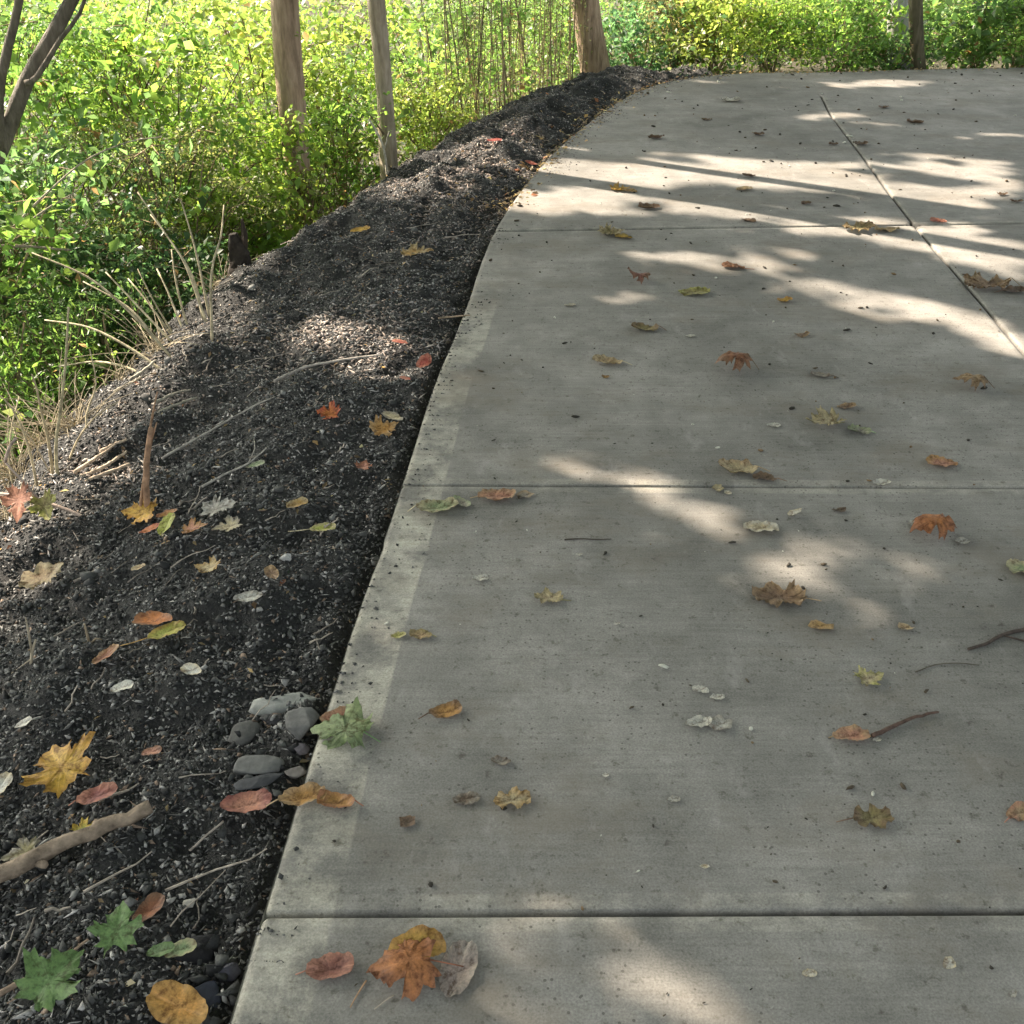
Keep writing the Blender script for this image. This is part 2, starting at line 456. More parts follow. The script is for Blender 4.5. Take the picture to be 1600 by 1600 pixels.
def bank_mesh():
    keep = np.where((SCUM > 4.0) & (EDGE[:, 0] < 1.75))[0]
    s_f = np.arange(SCUM[keep[0]], SCUM[keep[-1]], 0.018)
    ex = np.interp(s_f, SCUM, EDGE[:, 0]); ey = np.interp(s_f, SCUM, EDGE[:, 1])
    nx_ = np.interp(s_f, SCUM, EN[:, 0]); ny_ = np.interp(s_f, SCUM, EN[:, 1])
    k = np.ones(25) / 25
    def sm(a): return np.convolve(np.pad(a, 12, mode='edge'), k, mode='valid')
    nx_, ny_ = sm(nx_), sm(ny_)
    dd = np.concatenate([[-0.01, 0.0], np.arange(0.012, 1.3, 0.016), np.arange(1.3, 2.3, 0.05)])
    X = ex[:, None] + nx_[:, None] * dd; Y = ey[:, None] + ny_[:, None] * dd
    D = np.broadcast_to(dd, X.shape)
    P = np.stack([X.ravel(), Y.ravel()], -1)
    d2, s2, _ = seg_dist(P, EDGE_C)
    z = bank_z(np.maximum(D.ravel(), 0), P[:, 0], P[:, 1]) + 0.25 * fbm(P[:, 0] * 0.35, P[:, 1] * 0.35, 21) * smooth(2.0, 5.0, d2)
    r = (0.115 + 0.04 * smooth(4, 6, P[:, 1])) * fbm(P[:, 0] * 7, P[:, 1] * 7, 41, 3) + 0.02 * fbm(P[:, 0] * 21 + P[:, 1] * 9, P[:, 1] * 21 - P[:, 0] * 9, 51, 1)
    z = z + r * smooth(0.0, 0.06, D.ravel()) - 0.035 * smooth(0.05, 0.0, D.ravel()) - 0.10 * smooth(1.9, 2.3, D.ravel())
    n, m = X.shape
    i = (np.arange(n - 1)[:, None] * m + np.arange(m - 1)[None, :]).ravel()
    return np.column_stack([P, z]), np.stack([i, i + m, i + m + 1, i + 1], -1), (ex, ey, nx_, ny_, s_f, dd, z.reshape(n, m))
bv, bf, BK = bank_mesh()
tag(make("bank", bv, bf, M_BANK, smooth_sh=True), kind="structure")

# ------------------------------------------------------------------ the concrete path
J_PX = [[(1600 + 90, 655), (1600, 551), (1510, 446), (1420, 341), (1352, 250), (1300, 182), (1288, 160), (1283, 150)]]
LONG = catmull([on_z(*p)[:2] for p in J_PX[0]], 0.03)
dl = LONG[0] - LONG[4]; dl /= np.linalg.norm(dl)
LONG = np.vstack([LONG[0] + dl * np.arange(6, 0, -0.03)[:, None], LONG])
def cross_joint(pl, pr):
    a, b = on_z(*pl)[:2], on_z(*pr)[:2]; u = (b - a) / np.linalg.norm(b - a)
    return a + u * np.arange(-0.05, 4.6, 0.03)[:, None]
TRANS = [cross_joint((408, 1427), (1600, 1423)), cross_joint((627, 757), (1600, 762)), cross_joint((766, 361), (1440, 351))]
far_t = np.array([on_z(1312, 140)[:2] + (np.array([1.0, -0.06]) * t) for t in np.arange(0, 3.5, 0.03)])
back_t = [TRANS[0] + np.array([0, -1.37]), TRANS[0] + np.array([0, -2.74])]
JOINTS = [LONG] + TRANS + back_t
def path_mesh():
    pts = [EDGE]
    TJ = np.vstack([J for J in JOINTS[1:]])
    for off in (0.003, 0.007, 0.013, 0.02, 0.113, 0.119):
        q = EDGE - EN * off
        dq = np.min([seg_dist(q, J[:40])[0] for J in JOINTS[1:]], axis=0)
        pts.append(q[dq > (0.012 if off < 0.05 else 0.05)])
    rows = (0, 0.003, 0.0050, 0.0072, 0.0095, 0.020, 0.034, 0.039)
    for kj, J in enumerate(JOINTS):
        if kj:          # finer steps where the joint runs out at the edge
            u = np.concatenate([np.arange(0, 8, 0.1), np.arange(8, len(J) - 1, 1.0)])
            J = np.column_stack([np.interp(u, np.arange(len(J)), J[:, 0]), np.interp(u, np.arange(len(J)), J[:, 1])])
        n = np.gradient(J, axis=0); n /= np.linalg.norm(n, axis=1)[:, None]; n = np.stack([-n[:, 1], n[:, 0]], -1)
        for r in rows:
            pts.append(J + n * r)
            if r: pts.append(J - n * r)
    g = np.stack(np.meshgrid(np.arange(-2.5, EDGE[-1][0], 0.075), np.arange(-4.2, 9.8, 0.075)), -1).reshape(-1, 2)
    g += (rng.random(g.shape) - 0.5) * 0.015
    de, _, _ = seg_dist(g, EDGE_C)
    dj = np.min([seg_dist(g, J[::4])[0] for J in JOINTS], axis=0)
    pts.append(g[(de > 0.14) & (dj > 0.055)])
    P = np.vstack(pts + [RIGHT])
    d_all, _, _ = seg_dist(P, EDGE)
    keep = inside(P, POLY) | (d_all < 1e-6)
    P = P[keep]
    _, ui = np.unique(np.round(P, 4), axis=0, return_index=True); P = P[np.sort(ui)]
    res = geometry.delaunay_2d_cdt([Vector(p) for p in P], [], [], 0, 1e-5)
    V = np.array([(v[0], v[1]) for v in res[0]]); F = np.array([list(f) for f in res[2]])
    cen = V[F].mean(1)
    F = F[inside(cen, POLY)]
    de, _, ei = seg_dist(V, EDGE)
    z = 0.0045 * fbm(V[:, 0] * 0.8, V[:, 1] * 0.8, 61) + 0.0012 * fbm(V[:, 0] * 6, V[:, 1] * 6, 62)
    z -= 0.009 * (1 - smooth(0.0, 0.012, de))
    band = 1 - smooth(0.112, 0.120, de)
    band = band * (1 - 0.9 * smooth(3.3, 4.3, V[:, 1]))
    groove = np.zeros(len(V))
    for k, J in enumerate(JOINTS):
        dj, _, _ = seg_dist(V, J)
        deep = 0.022 if k in (1, 0, 3) else 0.015
        w = {0: 1.35, 1: 1.1, 3: 1.5}.get(k, 1.0)
        z -= deep * (1 - smooth(0.0024 * w, 0.0072 * w, dj)) + 0.0012 * (1 - smooth(0.007, 0.020, dj))
        groove = np.maximum(groove, (1 - smooth(0.002 * w, 0.0062 * w, dj)) * (1.0 if k in (0, 3) else 0.45 + 0.55 * vnoise(V[:, 0] * 3, V[:, 1] * 3, 70 + k) if k != 1 else smooth(-0.35, 0.5, V[:, 0])))
        band = np.maximum(band, (1 - smooth(0.0335, 0.0395, dj)) * (0.45 if k else 0.2))
    # skirt
    n0 = len(V)
    top = np.column_stack([V, z])
    ze = np.interp(np.arange(len(EDGE)), np.arange(len(EDGE)), np.full(len(EDGE), -0.008))
    a = np.column_stack([EDGE, ze]); b = np.column_stack([EDGE - EN * 0.004, np.full(len(EDGE), -0.17)])
    VV = np.vstack([top, a, b]); m = len(EDGE)
    i = np.arange(m - 1)
    Fs = np.vstack([np.stack([n0 + i, n0 + m + i, n0 + m + i + 1], -1), np.stack([n0 + i, n0 + m + i + 1, n0 + i + 1], -1)])
    FF = np.vstack([F, Fs])
    o = make("path", VV, FF, M_CON, smooth_sh=True)
    at = o.data.attributes.new("band", 'FLOAT', 'POINT')
    at.data.foreach_set("value", np.concatenate([band, np.ones(2 * m)]).astype(np.float32))
    at = o.data.attributes.new("groove", 'FLOAT', 'POINT')
    at.data.foreach_set("value", np.concatenate([groove, np.zeros(2 * m)]).astype(np.float32))
    # faces up
    o.data.update()
    nz = np.zeros(len(o.data.polygons) * 3, dtype=np.float32); o.data.polygons.foreach_get("normal", nz)
    if nz.reshape(-1, 3)[:len(F), 2].mean() < 0: o.data.flip_normals()
    return o
tag(path_mesh(), kind="structure")

# ------------------------------------------------------------------ foliage generator
LV = np.array([(0, 0, 0), (-0.30, 0.42, 0.05), (0, 0.5, -0.03), (0.30, 0.42, 0.05), (0, 1.0, -0.12)])
LF = np.array([(0, 2, 1), (0, 3, 2), (2, 4, 1), (2, 3, 4)])
def unit(a): return a / (np.linalg.norm(a, axis=-1, keepdims=True) + 1e-12)
def leaf_cloud(pos, size, base, var=0.52, up=0.75, narrow=1.0, face=None, hue=0.08):
    n = len(pos)
    nor = unit(rng.normal(size=(n, 3)) * 0.6 + np.array([0, 0, up]) + (0 if face is None else face))
    d = unit(np.cross(nor, rng.normal(size=(n, 3)))); d[:, 2] -= 0.25; d = unit(d)
    s = unit(np.cross(d, nor)); nor = np.cross(s, d)
    L_ = np.broadcast_to(size, (n,)) * (0.45 + 0.95 * rng.random(n) ** 1.3)
    narrow = narrow * (0.55 + 0.6 * rng.random((n, 1, 1)))
    V = pos[:, None, :] + L_[:, None, None] * (LV[None, :, 0:1] * narrow * s[:, None, :] + LV[None, :, 1:2] * d[:, None, :] + LV[None, :, 2:3] * nor[:, None, :])
    F = (LF[None] + (np.arange(n) * 5)[:, None, None]).reshape(-1, 3)
    b = np.broadcast_to(np.asarray(base, float), (n, 3))
    k = np.exp((rng.random((n, 1)) - 0.5) * 2 * var)
    c = b * k
    t = (rng.random(n) - 0.5) * 2 * hue
    dead = rng.random(n) < 0.012
    c[dead] = np.array((0.24, 0.15, 0.08)) * k[dead]
    c = c * np.column_stack([1 + t * 1.6, 1 + t * 0.2, 1 - t])
    C = np.repeat(np.clip(c, 0.004, 0.7), 5, axis=0)
    return V.reshape(-1, 3), F, C

KINDS = {   # base albedo
    'bright': (0.172, 0.255, 0.055), 'lime': (0.122, 0.210, 0.052), 'mid': (0.098, 0.170, 0.056),
    'dark': (0.052, 0.100, 0.045), 'blue': (0.088, 0.160, 0.072), 'olive': (0.140, 0.165, 0.070),
    'rust': (0.170, 0.155, 0.075), 'teal': (0.085, 0.170, 0.082), 'yellow': (0.215, 0.275, 0.072)}

def shrub_geo(seed, rad, hgt, kind, leaf, n, nclump=64, upright=False, narrow=1.0):
    global rng
    keep = rng; rng = np.random.default_rng(seed)
    st = Acc(); pos = []
    base = np.array(KINDS[kind])
    clumps = []
    for k in range(nclump):
        a = rng.random() * 2 * math.pi; r = rad * math.sqrt(rng.random())
        zz = hgt * (0.12 + 0.88 * rng.random() ** 0.8)
        r *= 0.65 + 0.5 * math.sin(min(1, zz / hgt + 0.15) * math.pi * 0.8)
        clumps.append((r * math.cos(a), r * math.sin(a), zz))
    clumps = np.array(clumps)
    nst = 20 if not upright else 30
    for k in range(nst):
        a = rng.random() * 2 * math.pi
        b = np.array([math.cos(a), math.sin(a), 0]) * rad * (0.12 if not upright else 0.8 * rng.random())
        if upright: t = b + np.array([rng.normal() * 0.10, rng.normal() * 0.10, hgt * (0.75 + 0.45 * rng.random())])
        else: t = clumps[rng.integers(len(clumps))] * np.array([1, 1, 1])
        mid = (b + t) / 2 + rng.normal(size=3) * 0.06 * rad
        u = np.linspace(0, 1, 7)[:, None]
        P = (1 - u) ** 2 * b + 2 * u * (1 - u) * (mid + np.array([0, 0, 0.12 * hgt])) + u * u * t
        r0 = 0.004 + 0.007 * rng.random() ** 2
        st.tube(P + np.array([0, 0, -0.03]), np.linspace(r0, r0 * 0.35, 7), 5, c=np.array((0.26, 0.20, 0.12)) * (0.5 + rng.random()), caps=False)
        if upright:
            m = n // nst
            uu = rng.random(m) ** 0.8
            pp = (1 - uu[:, None]) ** 2 * b + 2 * uu[:, None] * (1 - uu[:, None]) * mid + uu[:, None] ** 2 * t
            pos.append(pp + rng.normal(size=(m, 3)) * np.array([0.05, 0.05, 0.04]))
    if not upright:
        per = n // nclump
        for c in clumps:
            sg = rad * (0.12 + 0.14 * rng.random())
            q = rng.normal(size=(per, 3)) * np.array([sg, sg, sg * 0.26])
            tl = rng.normal(size=2) * 0.30
            q[:, 2] += q[:, 0] * tl[0] + q[:, 1] * tl[1] - (q[:, 0] ** 2 + q[:, 1] ** 2) * 0.5 / rad
            pos.append(c + q)
            for kk in range(2):
                a_ = rng.random() * 6.283; e_ = c + np.array([math.cos(a_), math.sin(a_), -0.1]) * sg * 1.3
                st.tube(np.array([c * np.array([0.55, 0.55, 0.75]), c * np.array([.85, .85, .95]), c, e_]), np.array([.0035, .003, .0025, .001]), 4, c=np.array((0.24, 0.18, 0.11)) * (0.5 + rng.random()), caps=False)
    pos = np.vstack(pos); pos[:, 2] = np.maximum(pos[:, 2], 0.02)
    hue = (vnoise(pos[:, 0] * 5 + seed, pos[:, 1] * 5 + pos[:, 2] * 4, seed) - 0.5)[:, None]
    cb = base * np.exp(hue * np.array([[0.55, 0.4, 0.3]]))
    out = leaf_cloud(pos, leaf, cb, up=0.7 if not upright else 0.35, narrow=narrow)
    rng = keep
    return out, st

G_UND = "bushes of the woodland undergrowth"
n_shrub = 0
def shrub(px, Y, rad, hgt, kind, label, leaf=0.062, n=3600, cat="bush", name="bush", upright=False, narrow=1.0, group=G_UND, dz=0.0):
    global n_shrub
    n_shrub += 1
    x = 0.0; z = -0.8
    for _ in range(6):
        dep = Y * CP - (z - CAM_H) * SP
        x = (px - 800) / FOC * dep; z = float(terrain([[x, Y]])[0])
    mul = (0.75, 1.15, 0.9, 1.6, 0.8, 1.35)[n_shrub % 6]
    leaf *= 0.82 * mul; n = int(n * 1.25 / mul ** 1.5)
    (V, F, C), st = shrub_geo(100 + n_shrub, rad, hgt, kind, leaf, n, upright=upright, narrow=narrow)
    e = tag(empty(name, (x, Y, z - 0.02 + dz)), label, cat, group)
    make("foliage", V, F, M_FOL, e, C)
    st.build("stems", M_WOOD, e)
    return e

# left of the bank
shrub(40, 3.95, 0.42, 0.50, 'lime', "low clump of green weeds at the left edge of the picture above the dry twigs", 0.040, 2600, "weeds", "weed_clump", True, 0.6)
shrub(150, 4.35, 0.40, 0.45, 'mid', "low clump of green weeds behind the two tall dry stems", 0.040, 2600, "weeds", "weed_clump", True, 0.6)
shrub(-20, 4.7, 0.60, 1.00, 'lime', "mid green bush at the left edge behind the low weeds", 0.055)
shrub(225, 4.95, 0.42, 0.55, 'dark', "small dark green bush where the fan of dry stems starts")
shrub(110, 5.25, 0.65, 1.10, 'blue', "cool green bush below the leaning forked sapling", 0.06)
shrub(285, 5.75, 0.50, 1.05, 'olive', "dull olive bush of fine leaves above the fan of dry stems", 0.035, 4600)
shrub(372, 6.15, 0.36, 0.75, 'bright', "bright yellow-green bush left of the foot of the thick brown trunk", 0.06, 3200)
shrub(300, 6.8, 0.66, 1.45, 'bright', "tall sunlit yellow-green bush left of and behind the low bright bush", 0.065, 4200)
shrub(180, 6.5, 0.80, 1.60, 'lime', "large fresh green bush left of the yellow-green bush", 0.06, 4400)
shrub(20, 6.3, 0.80, 1.60, 'mid', "large green bush behind the leaning forked sapling", 0.06, 4200)
shrub(430, 7.9, 0.80, 1.5, 'yellow', "tall pale yellow bush behind the thick brown trunk", 0.06, 4200)
shrub(532, 7.75, 0.36, 0.85, 'lime', "green bush between the thick and the slender trunk", 0.055, 3000)
shrub(545, 8.8, 0.85, 1.4, 'bright', "tall bright bush in the gap behind the two left trunks", 0.06, 4200)
shrub(668, 8.1, 0.36, 0.65, 'yellow', "low yellowish bush right of the slender trunk at the mound", 0.05, 2600)
shrub(680, 9.3, 0.75, 1.3, 'lime', "tall green bush right of the slender trunk", 0.055, 3000)
shrub(745, 8.75, 0.50, 1.4, 'olive', "thicket of thin upright stems with small yellowish leaves beyond the mound", 0.035, 3800, "thicket", "thicket", True, 0.7)
shrub(850, 9.55, 0.50, 1.4, 'olive', "brownish thicket of upright stems just left of the far trunk", 0.032, 3800, "thicket", "thicket", True, 0.7)
shrub(800, 10.8, 0.9, 1.25, 'lime', "broad green bush behind the upright thickets", 0.06, 4200)
shrub(925, 11.4, 0.8, 1.15, 'mid', "green bush behind the far trunk", 0.055, 3800)
shrub(488, 6.55, 0.16, 0.55, 'yellow', "small pale yellow sprig right of the foot of the thick brown trunk", 0.05, 600)
# beyond the bend
shrub(992, 10.3, 0.42, 0.85, 'teal', "blue-green bush beside the far trunk", 0.05, 3200)
shrub(1052, 10.25, 0.36, 0.7, 'rust', "small reddish brown bush left of the bright bushes beyond the bend", 0.045, 2600)
shrub(1118, 10.0, 0.42, 0.66, 'yellow', "yellow-green bush right of the reddish one beyond the bend", 0.055, 3000)
shrub(1200, 10.0, 0.50, 0.62, 'bright', "bright green bush at the middle of the far path edge", 0.06, 3200)
shrub(1300, 9.95, 0.52, 0.60, 'lime', "fresh green bush left of the pale trunk at the far path edge", 0.06, 3200)
shrub(1385, 9.95, 0.30, 0.36, 'blue', "low cool green bush at the foot of the pale trunk", 0.05, 2400)
shrub(1520, 9.9, 0.46, 0.60, 'mid', "mid green bush right of the dark thin trunk", 0.06, 3200)
shrub(1595, 9.8, 0.50, 0.66, 'lime', "green bush at the right edge of the picture beyond the path", 0.06, 3200)
shrub(1000, 12.0, 0.8, 0.75, 'mid', "tall green bush rising behind the blue-green one", 0.06, 4000)
shrub(1140, 12.2, 0.8, 0.75, 'lime', "tall light bush rising behind the yellow-green one", 0.06, 4000)
shrub(1270, 12.0, 0.8, 0.75, 'lime', "tall light bush behind the bushes left of the pale trunk", 0.06, 4000)
shrub(1500, 12.2, 0.8, 0.75, 'mid', "tall green bush right of and behind the dark thin trunk", 0.06, 4000)
shrub(1640, 12.0, 0.8, 0.75, 'blue', "tall cool green bush at the far right", 0.06, 4000)
shrub(250, 8.6, 0.95, 1.6, 'bright', "tall sunny bush far behind the fresh green bush on the left", 0.06, 4200)
shrub(60, 8.2, 0.95, 1.65, 'lime', "tall bush in the far left corner above the forked sapling", 0.06, 4200)
# just outside the frame, seen from a step to the side
for px_, Y_, k_ in ((-190, 5.2, 'mid'), (-180, 7.0, 'lime'), (1790, 10.4, 'mid'), (1950, 10.6, 'lime'), (-260, 4.2, 'mid')):
    shrub(px_, Y_, 0.75, 1.4, k_, "green bush beyond the edge of the picture", 0.06, 3000)

# far undergrowth that reads as one mass, and low ground cover
def undergrowth():
    pos = []; cb = []
    names = ['bright', 'lime', 'mid', 'olive', 'mid', 'lime', 'yellow']
    for k in range(150):
        Y = 12.2 + 9 * rng.random(); x = (-0.62 + 1.24 * rng.random()) * (Y + 2)
        z0 = float(terrain([[x, Y]])[0])
        n = 340; rad = 0.5 + 0.5 * rng.random(); h = 0.45 + 0.4 * rng.random()
        u = rng.normal(size=(n, 3)) * np.array([rad * 0.5, rad * 0.5, h * 0.28]) + np.array([x, Y, z0 + h * 0.55])
        pos.append(u); cb.append(np.tile(np.array(KINDS[names[k % 7]]) * (0.7 + 0.6 * rng.random()), (n, 1)))
    return leaf_cloud(np.vstack(pos), 0.085, np.vstack(cb))
V, F, C = undergrowth()
tag(make("undergrowth", V, F, M_FOL, None, C), kind="stuff", label="sunlit green undergrowth filling the wood behind the bushes", cat="undergrowth")
def ground_cover():
    n = 90000
    P = np.column_stack([rng.uniform(-9, 9, n), rng.uniform(1.5, 14.5, n)])
    d, s, _ = seg_dist(P, EDGE_C)
    corner = smooth(0.75, 1.45, P[:, 0]) * smooth(6.5, 7.8, P[:, 1])
    lim = 1.55 - 1.45 * corner
    ok = (s > 0) & (d > lim) & ~inside(P, POLY) & (rng.random(n) < corner * 0.6 + 0.35 + 0.65 * vnoise(P[:, 0] * 2, P[:, 1] * 2, 77))
    P = P[ok]; crn = smooth(0.75, 1.45, P[:, 0]) * smooth(6.5, 7.8, P[:, 1])
    z = terrain(P) + rng.random(len(P)) ** 1.2 * (0.22 + 0.22 * crn * smooth(0.1, 0.5, seg_dist(P, EDGE_C)[0]))
    names = np.array([KINDS[k] for k in ('mid', 'lime', 'dark', 'olive', 'bright', 'blue')])
    idx = np.clip((vnoise(P[:, 0] * 1.3, P[:, 1] * 1.3, 5) * 6 + rng.normal(size=len(P)) * 0.7).astype(int), 0, 5)
    return leaf_cloud(np.column_stack([P, z]), 0.05, names[idx])
V, F, C = ground_cover()
tag(make("ground_cover", V, F, M_FOL, None, C), kind="stuff", label="low leafy ground cover under the bushes", cat="ground cover")

# ------------------------------------------------------------------ trees: trunks here, crowns shared out below
def trunk_pts(px0, py0, Y, px1, py1=0, top=9.5, Y1=None):
    """trunk through two picture points: py0 near the base, py1 higher up, then on to height TOP"""
    a = at_y(px0, py0, Y); b = at_y(px1, py1, Y1 or Y)
    d = (b - a) / (b[2] - a[2])
    g = float(terrain([[a[0], a[1]]])[0])
    base = a + d * (g - 0.15 - a[2])
    return base, d, top - base[2]
TREES = []
def tree(name, label, base, d, L_, r0, r1, mat, cat="tree", flare=0.35, wob=0.02, limbs=6, top_bend=0.6):
    e = tag(empty(name, base), label, cat, None)
    A = Acc(); n = 40
    t = np.linspace(0, 1, n); hgt = t * L_
    ph = rng.random() * 6
    bend = smooth(0.3, 1.0, t) * top_bend
    up = np.array([0, 0, 1.0])
    P = np.outer(hgt, d)
    straight = np.outer(hgt, up)
    P = P * (1 - bend[:, None]) + (straight + (P[int(n * 0.3)] - straight[int(n * 0.3)])) * bend[:, None]
    P[:, 0] += wob * np.sin(hgt * 1.9 + ph); P[:, 1] += wob * np.cos(hgt * 1.6 + ph)
    r = r0 + (r1 - r0) * t + r0 * flare * np.exp(-hgt / 0.16)
    r = r * (1 + 0.05 * np.sin(hgt * 5 + ph))
    A.tube(P, r, 16, rough=0.06)
    for k in range(limbs):
        i = int(n * (0.40 + 0.5 * k / max(1, limbs)))
        a = rng.random() * 2 * math.pi
        q = P[i]; ln = 1.2 + 1.6 * rng.random()
        u = np.linspace(0, 1, 8)[:, None]
        tip = q + np.array([math.cos(a) * ln, math.sin(a) * ln, ln * 0.6])
        B = q * (1 - u) + tip * u + np.array([0, 0, 0.25]) * np.sin(u * math.pi)
        A.tube(B, np.linspace(r[i] * 0.5, 0.012, 8), 7, rough=0.05, caps=False)
    A.build("trunk", mat, e)
    TREES.append((e, base, P[-1] + base))
    return e
def sprig(e, pix, Y, n, rad, kind, size):
    base = np.array(e.location); A = Acc()
    P = catmull(np.array([at_y(px, py, Y - 0.04 * k) for k, (px, py) in enumerate(pix)]), 0.03) - base
    A.tube(P, np.linspace(0.007, 0.002, len(P)), 5, c=(0.16, 0.12, 0.08))
    A.build("branch", M_WOOD, e)
    q = P[rng.integers(len(P) // 4, len(P), n)] + rng.normal(size=(n, 3)) * rad * np.array([1, 0.7, 0.7])
    V, F, C = leaf_cloud(q, size, KINDS[kind])
    make("foliage", V, F, M_FOL, e, C)
b, d, L_ = trunk_pts(468, 345, 6.75, 450, 0)
tree("tree", "thick brown tree trunk rising from the bushes on the left", b, d, L_, 0.086, 0.06, M_BARK)
sprig(TREES[-1][0], [(466, 300), (440, 245), (452, 205), (490, 185)], 6.6, 190, 0.075, 'bright', 0.055)
sprig(TREES[-1][0], [(462, 240), (420, 215), (385, 215)], 6.6, 120, 0.08, 'bright', 0.055)
b, d, L_ = trunk_pts(605, 285, 7.2, 587, 0)
tree("tree", "slender grey-brown tree trunk standing behind the sunlit mound", b, d, L_, 0.058, 0.04, M_BARK_G)
sprig(TREES[-1][0], [(600, 210), (570, 170), (545, 150)], 7.1, 120, 0.09, 'lime', 0.055)
b, d, L_ = trunk_pts(928, 122, 9.75, 911, 0)
tree("tree", "brown tree trunk at the end of the dark bank where the path bends", b, d, L_, 0.128, 0.08, M_BARK, flare=0.25)
b, d, L_ = trunk_pts(1436, 90, 9.6, 1434, 0)
tree("tree", "dark mossy thin trunk beyond the far path edge", b, d, L_, 0.057, 0.045, M_BARK_D)
b, d, L_ = trunk_pts(1407, 80, 9.95, 1404, 0)
tree("tree", "pale grey trunk just left of the dark thin trunk", b, d, L_, 0.095, 0.08, M_BARK_P)
# leaning forked sapling at the top left
def sapling():
    Y = 5.05
    pix = [(-25, 330), (5, 225), (40, 130), (78, 62), (112, 0), (150, -80), (190, -180), (230, -320), (260, -520)]
    P = np.array([at_y(px, py, Y + 0.05 * k) for k, (px, py) in enumerate(pix)])
    g = float(terrain([P[0][:2]])[0])
    P = np.vstack([[P[0][0] - 0.05, P[0][1], g - 0.1], P])
    P = catmull(P, 0.08)
    base = P[0].copy()
    e = tag(empty("sapling", base), "thin grey sapling leaning to the right at the top left corner, forked low down", "sapling")
    A = Acc()
    A.tube(P - base, np.linspace(0.050, 0.016, len(P)), 10, rough=0.08)
    Q = catmull(np.array([at_y(px, py, Y + 0.03) for px, py in [(2, 235), (-2, 150), (12, 75), (30, 0), (36, -120), (20, -300)]]), 0.08)
    A.tube(Q - base, np.linspace(0.026, 0.010, len(Q)), 8, rough=0.08)
    Q = catmull(np.array([at_y(px, py, Y + 0.06) for px, py in [(40, 130), (58, 120), (95, 60), (125, 20), (150, -60)]]), 0.08)
    A.tube(Q - base, np.linspace(0.016, 0.006, len(Q)), 6, rough=0.08)
    A.build("trunk", M_BARK_S, e)
    TREES.append((e, base, P[-1]))
sapling()

# ------------------------------------------------------------------ crowns above the frame: their gaps let the sun patches through
PATCH = [  # picture ellipses of sunlit concrete: cx, cy, half width, half height, angle (deg, clockwise down), strength
    (915, 735, 105, 17, 13, .98), (1050, 780, 110, 22, 17, .99), (1235, 846, 125, 9, 17, .98), (1430, 885, 85, 13, 17, .93),
    (1225, 922, 90, 4, 16, .95), (1325, 953, 80, 4, 12, .9), (705, 604, 45, 20, -6, 1), (630, 890, 22, 60, 15, .75),
    (600, 1050, 50, 55, 10, .78), (640, 1150, 65, 22, 10, .7), (690, 1340, 150, 44, 20, .72),
    (1080, 1552, 125, 30, 20, .93), (830, 1585, 40, 18, 35, .8), (1190, 1605, 50, 20, 20, .9), (1390, 1340, 80, 18, 32, .85),
    (905, 266, 115, 13, 1, 1), (890, 312, 110, 18, 2, 1), (1090, 266, 140, 9, 3, 1), (1180, 288, 190, 11, 4, 1), (1040, 316, 200, 10, 6, 1),
    (1330, 282, 150, 12, 5, 1), (1510, 265, 120, 11, 4, 1), (1470, 312, 140, 9, 5, 1), (1240, 335, 160, 8, 5, 1), (1560, 345, 80, 9, 4, .9),
    (1510, 385, 150, 30, 7, 1), (1350, 366, 110, 11, 4, 1), (1075, 412, 120, 10, 7, .9), (1180, 432, 80, 10, 9, .9), (1390, 478, 180, 18, 6, .95),
    (1570, 530, 90, 30, 18, 1), (1200, 400, 90, 13, 5, .9), (960, 470, 120, 9, 7, .8), (850, 455, 60, 8, 3, .7), (880, 500, 80, 7, 0, .25),
    (1000, 288, 150, 5, 3, 1), (1420, 298, 180, 5, 4, 1), (860, 335, 60, 8, 2, .9), (1120, 350, 200, 7, 5, .8), (1580, 290, 60, 9, 4, 1), (1470, 248, 140, 6, 3, .9), (1250, 256, 160, 5, 2, 1), (1580, 420, 80, 14, 8, .9), (1290, 440, 120, 9, 8, .85), (1000, 440, 110, 7, 8, .7),
    (1290, 182, 80, 6, -1, 1), (1400, 196, 70, 5, 0, .8), (1150, 198, 70, 5, 0, .7), (1350, 133, 130, 7, -2, 1), (1130, 126, 70, 5, 0, .9),
    (870, 236, 60, 7, 0, 1), (1060, 243, 110, 5, 2, .9), (1550, 215, 70, 6, 0, .8), (1000, 175, 60, 5, 0, .6),
    (690, 270, 110, 45, -15, 1), (800, 222, 70, 20, -20, 1), (560, 525, 110, 38, 12, 1), (490, 495, 60, 28, 10, .95), (760, 265, 50, 14, 0, .9)]
PATCH = np.array(PATCH, float)
def lit_strength(g):
    px, py, dep = to_pix(g[:, 0], g[:, 1], 0.0)
    s = np.zeros(len(g))
    wob = 1 + 0.35 * fbm(px / 60, py / 22, 91)
    for cx, cy, a, b_, an, k in PATCH:
        c, sn = math.cos(R(an)), math.sin(R(an))
        u = (px - cx) * c + (py - cy) * sn; v = -(px - cx) * sn + (py - cy) * c
        q = on_z(cx, cy); pm_ = ppm(q); mg = (0.085 if cy > 600 else 0.065) if k > 0.6 else 0.02
        m = ((u / (a + mg * pm_)) ** 2 + (v / (b_ + mg * pm_ * CAM_H / math.hypot(q[1], CAM_H))) ** 2) < wob
        s = np.where(m, np.maximum(s, k), s)
    s[dep < 0.3] = 0
    return s
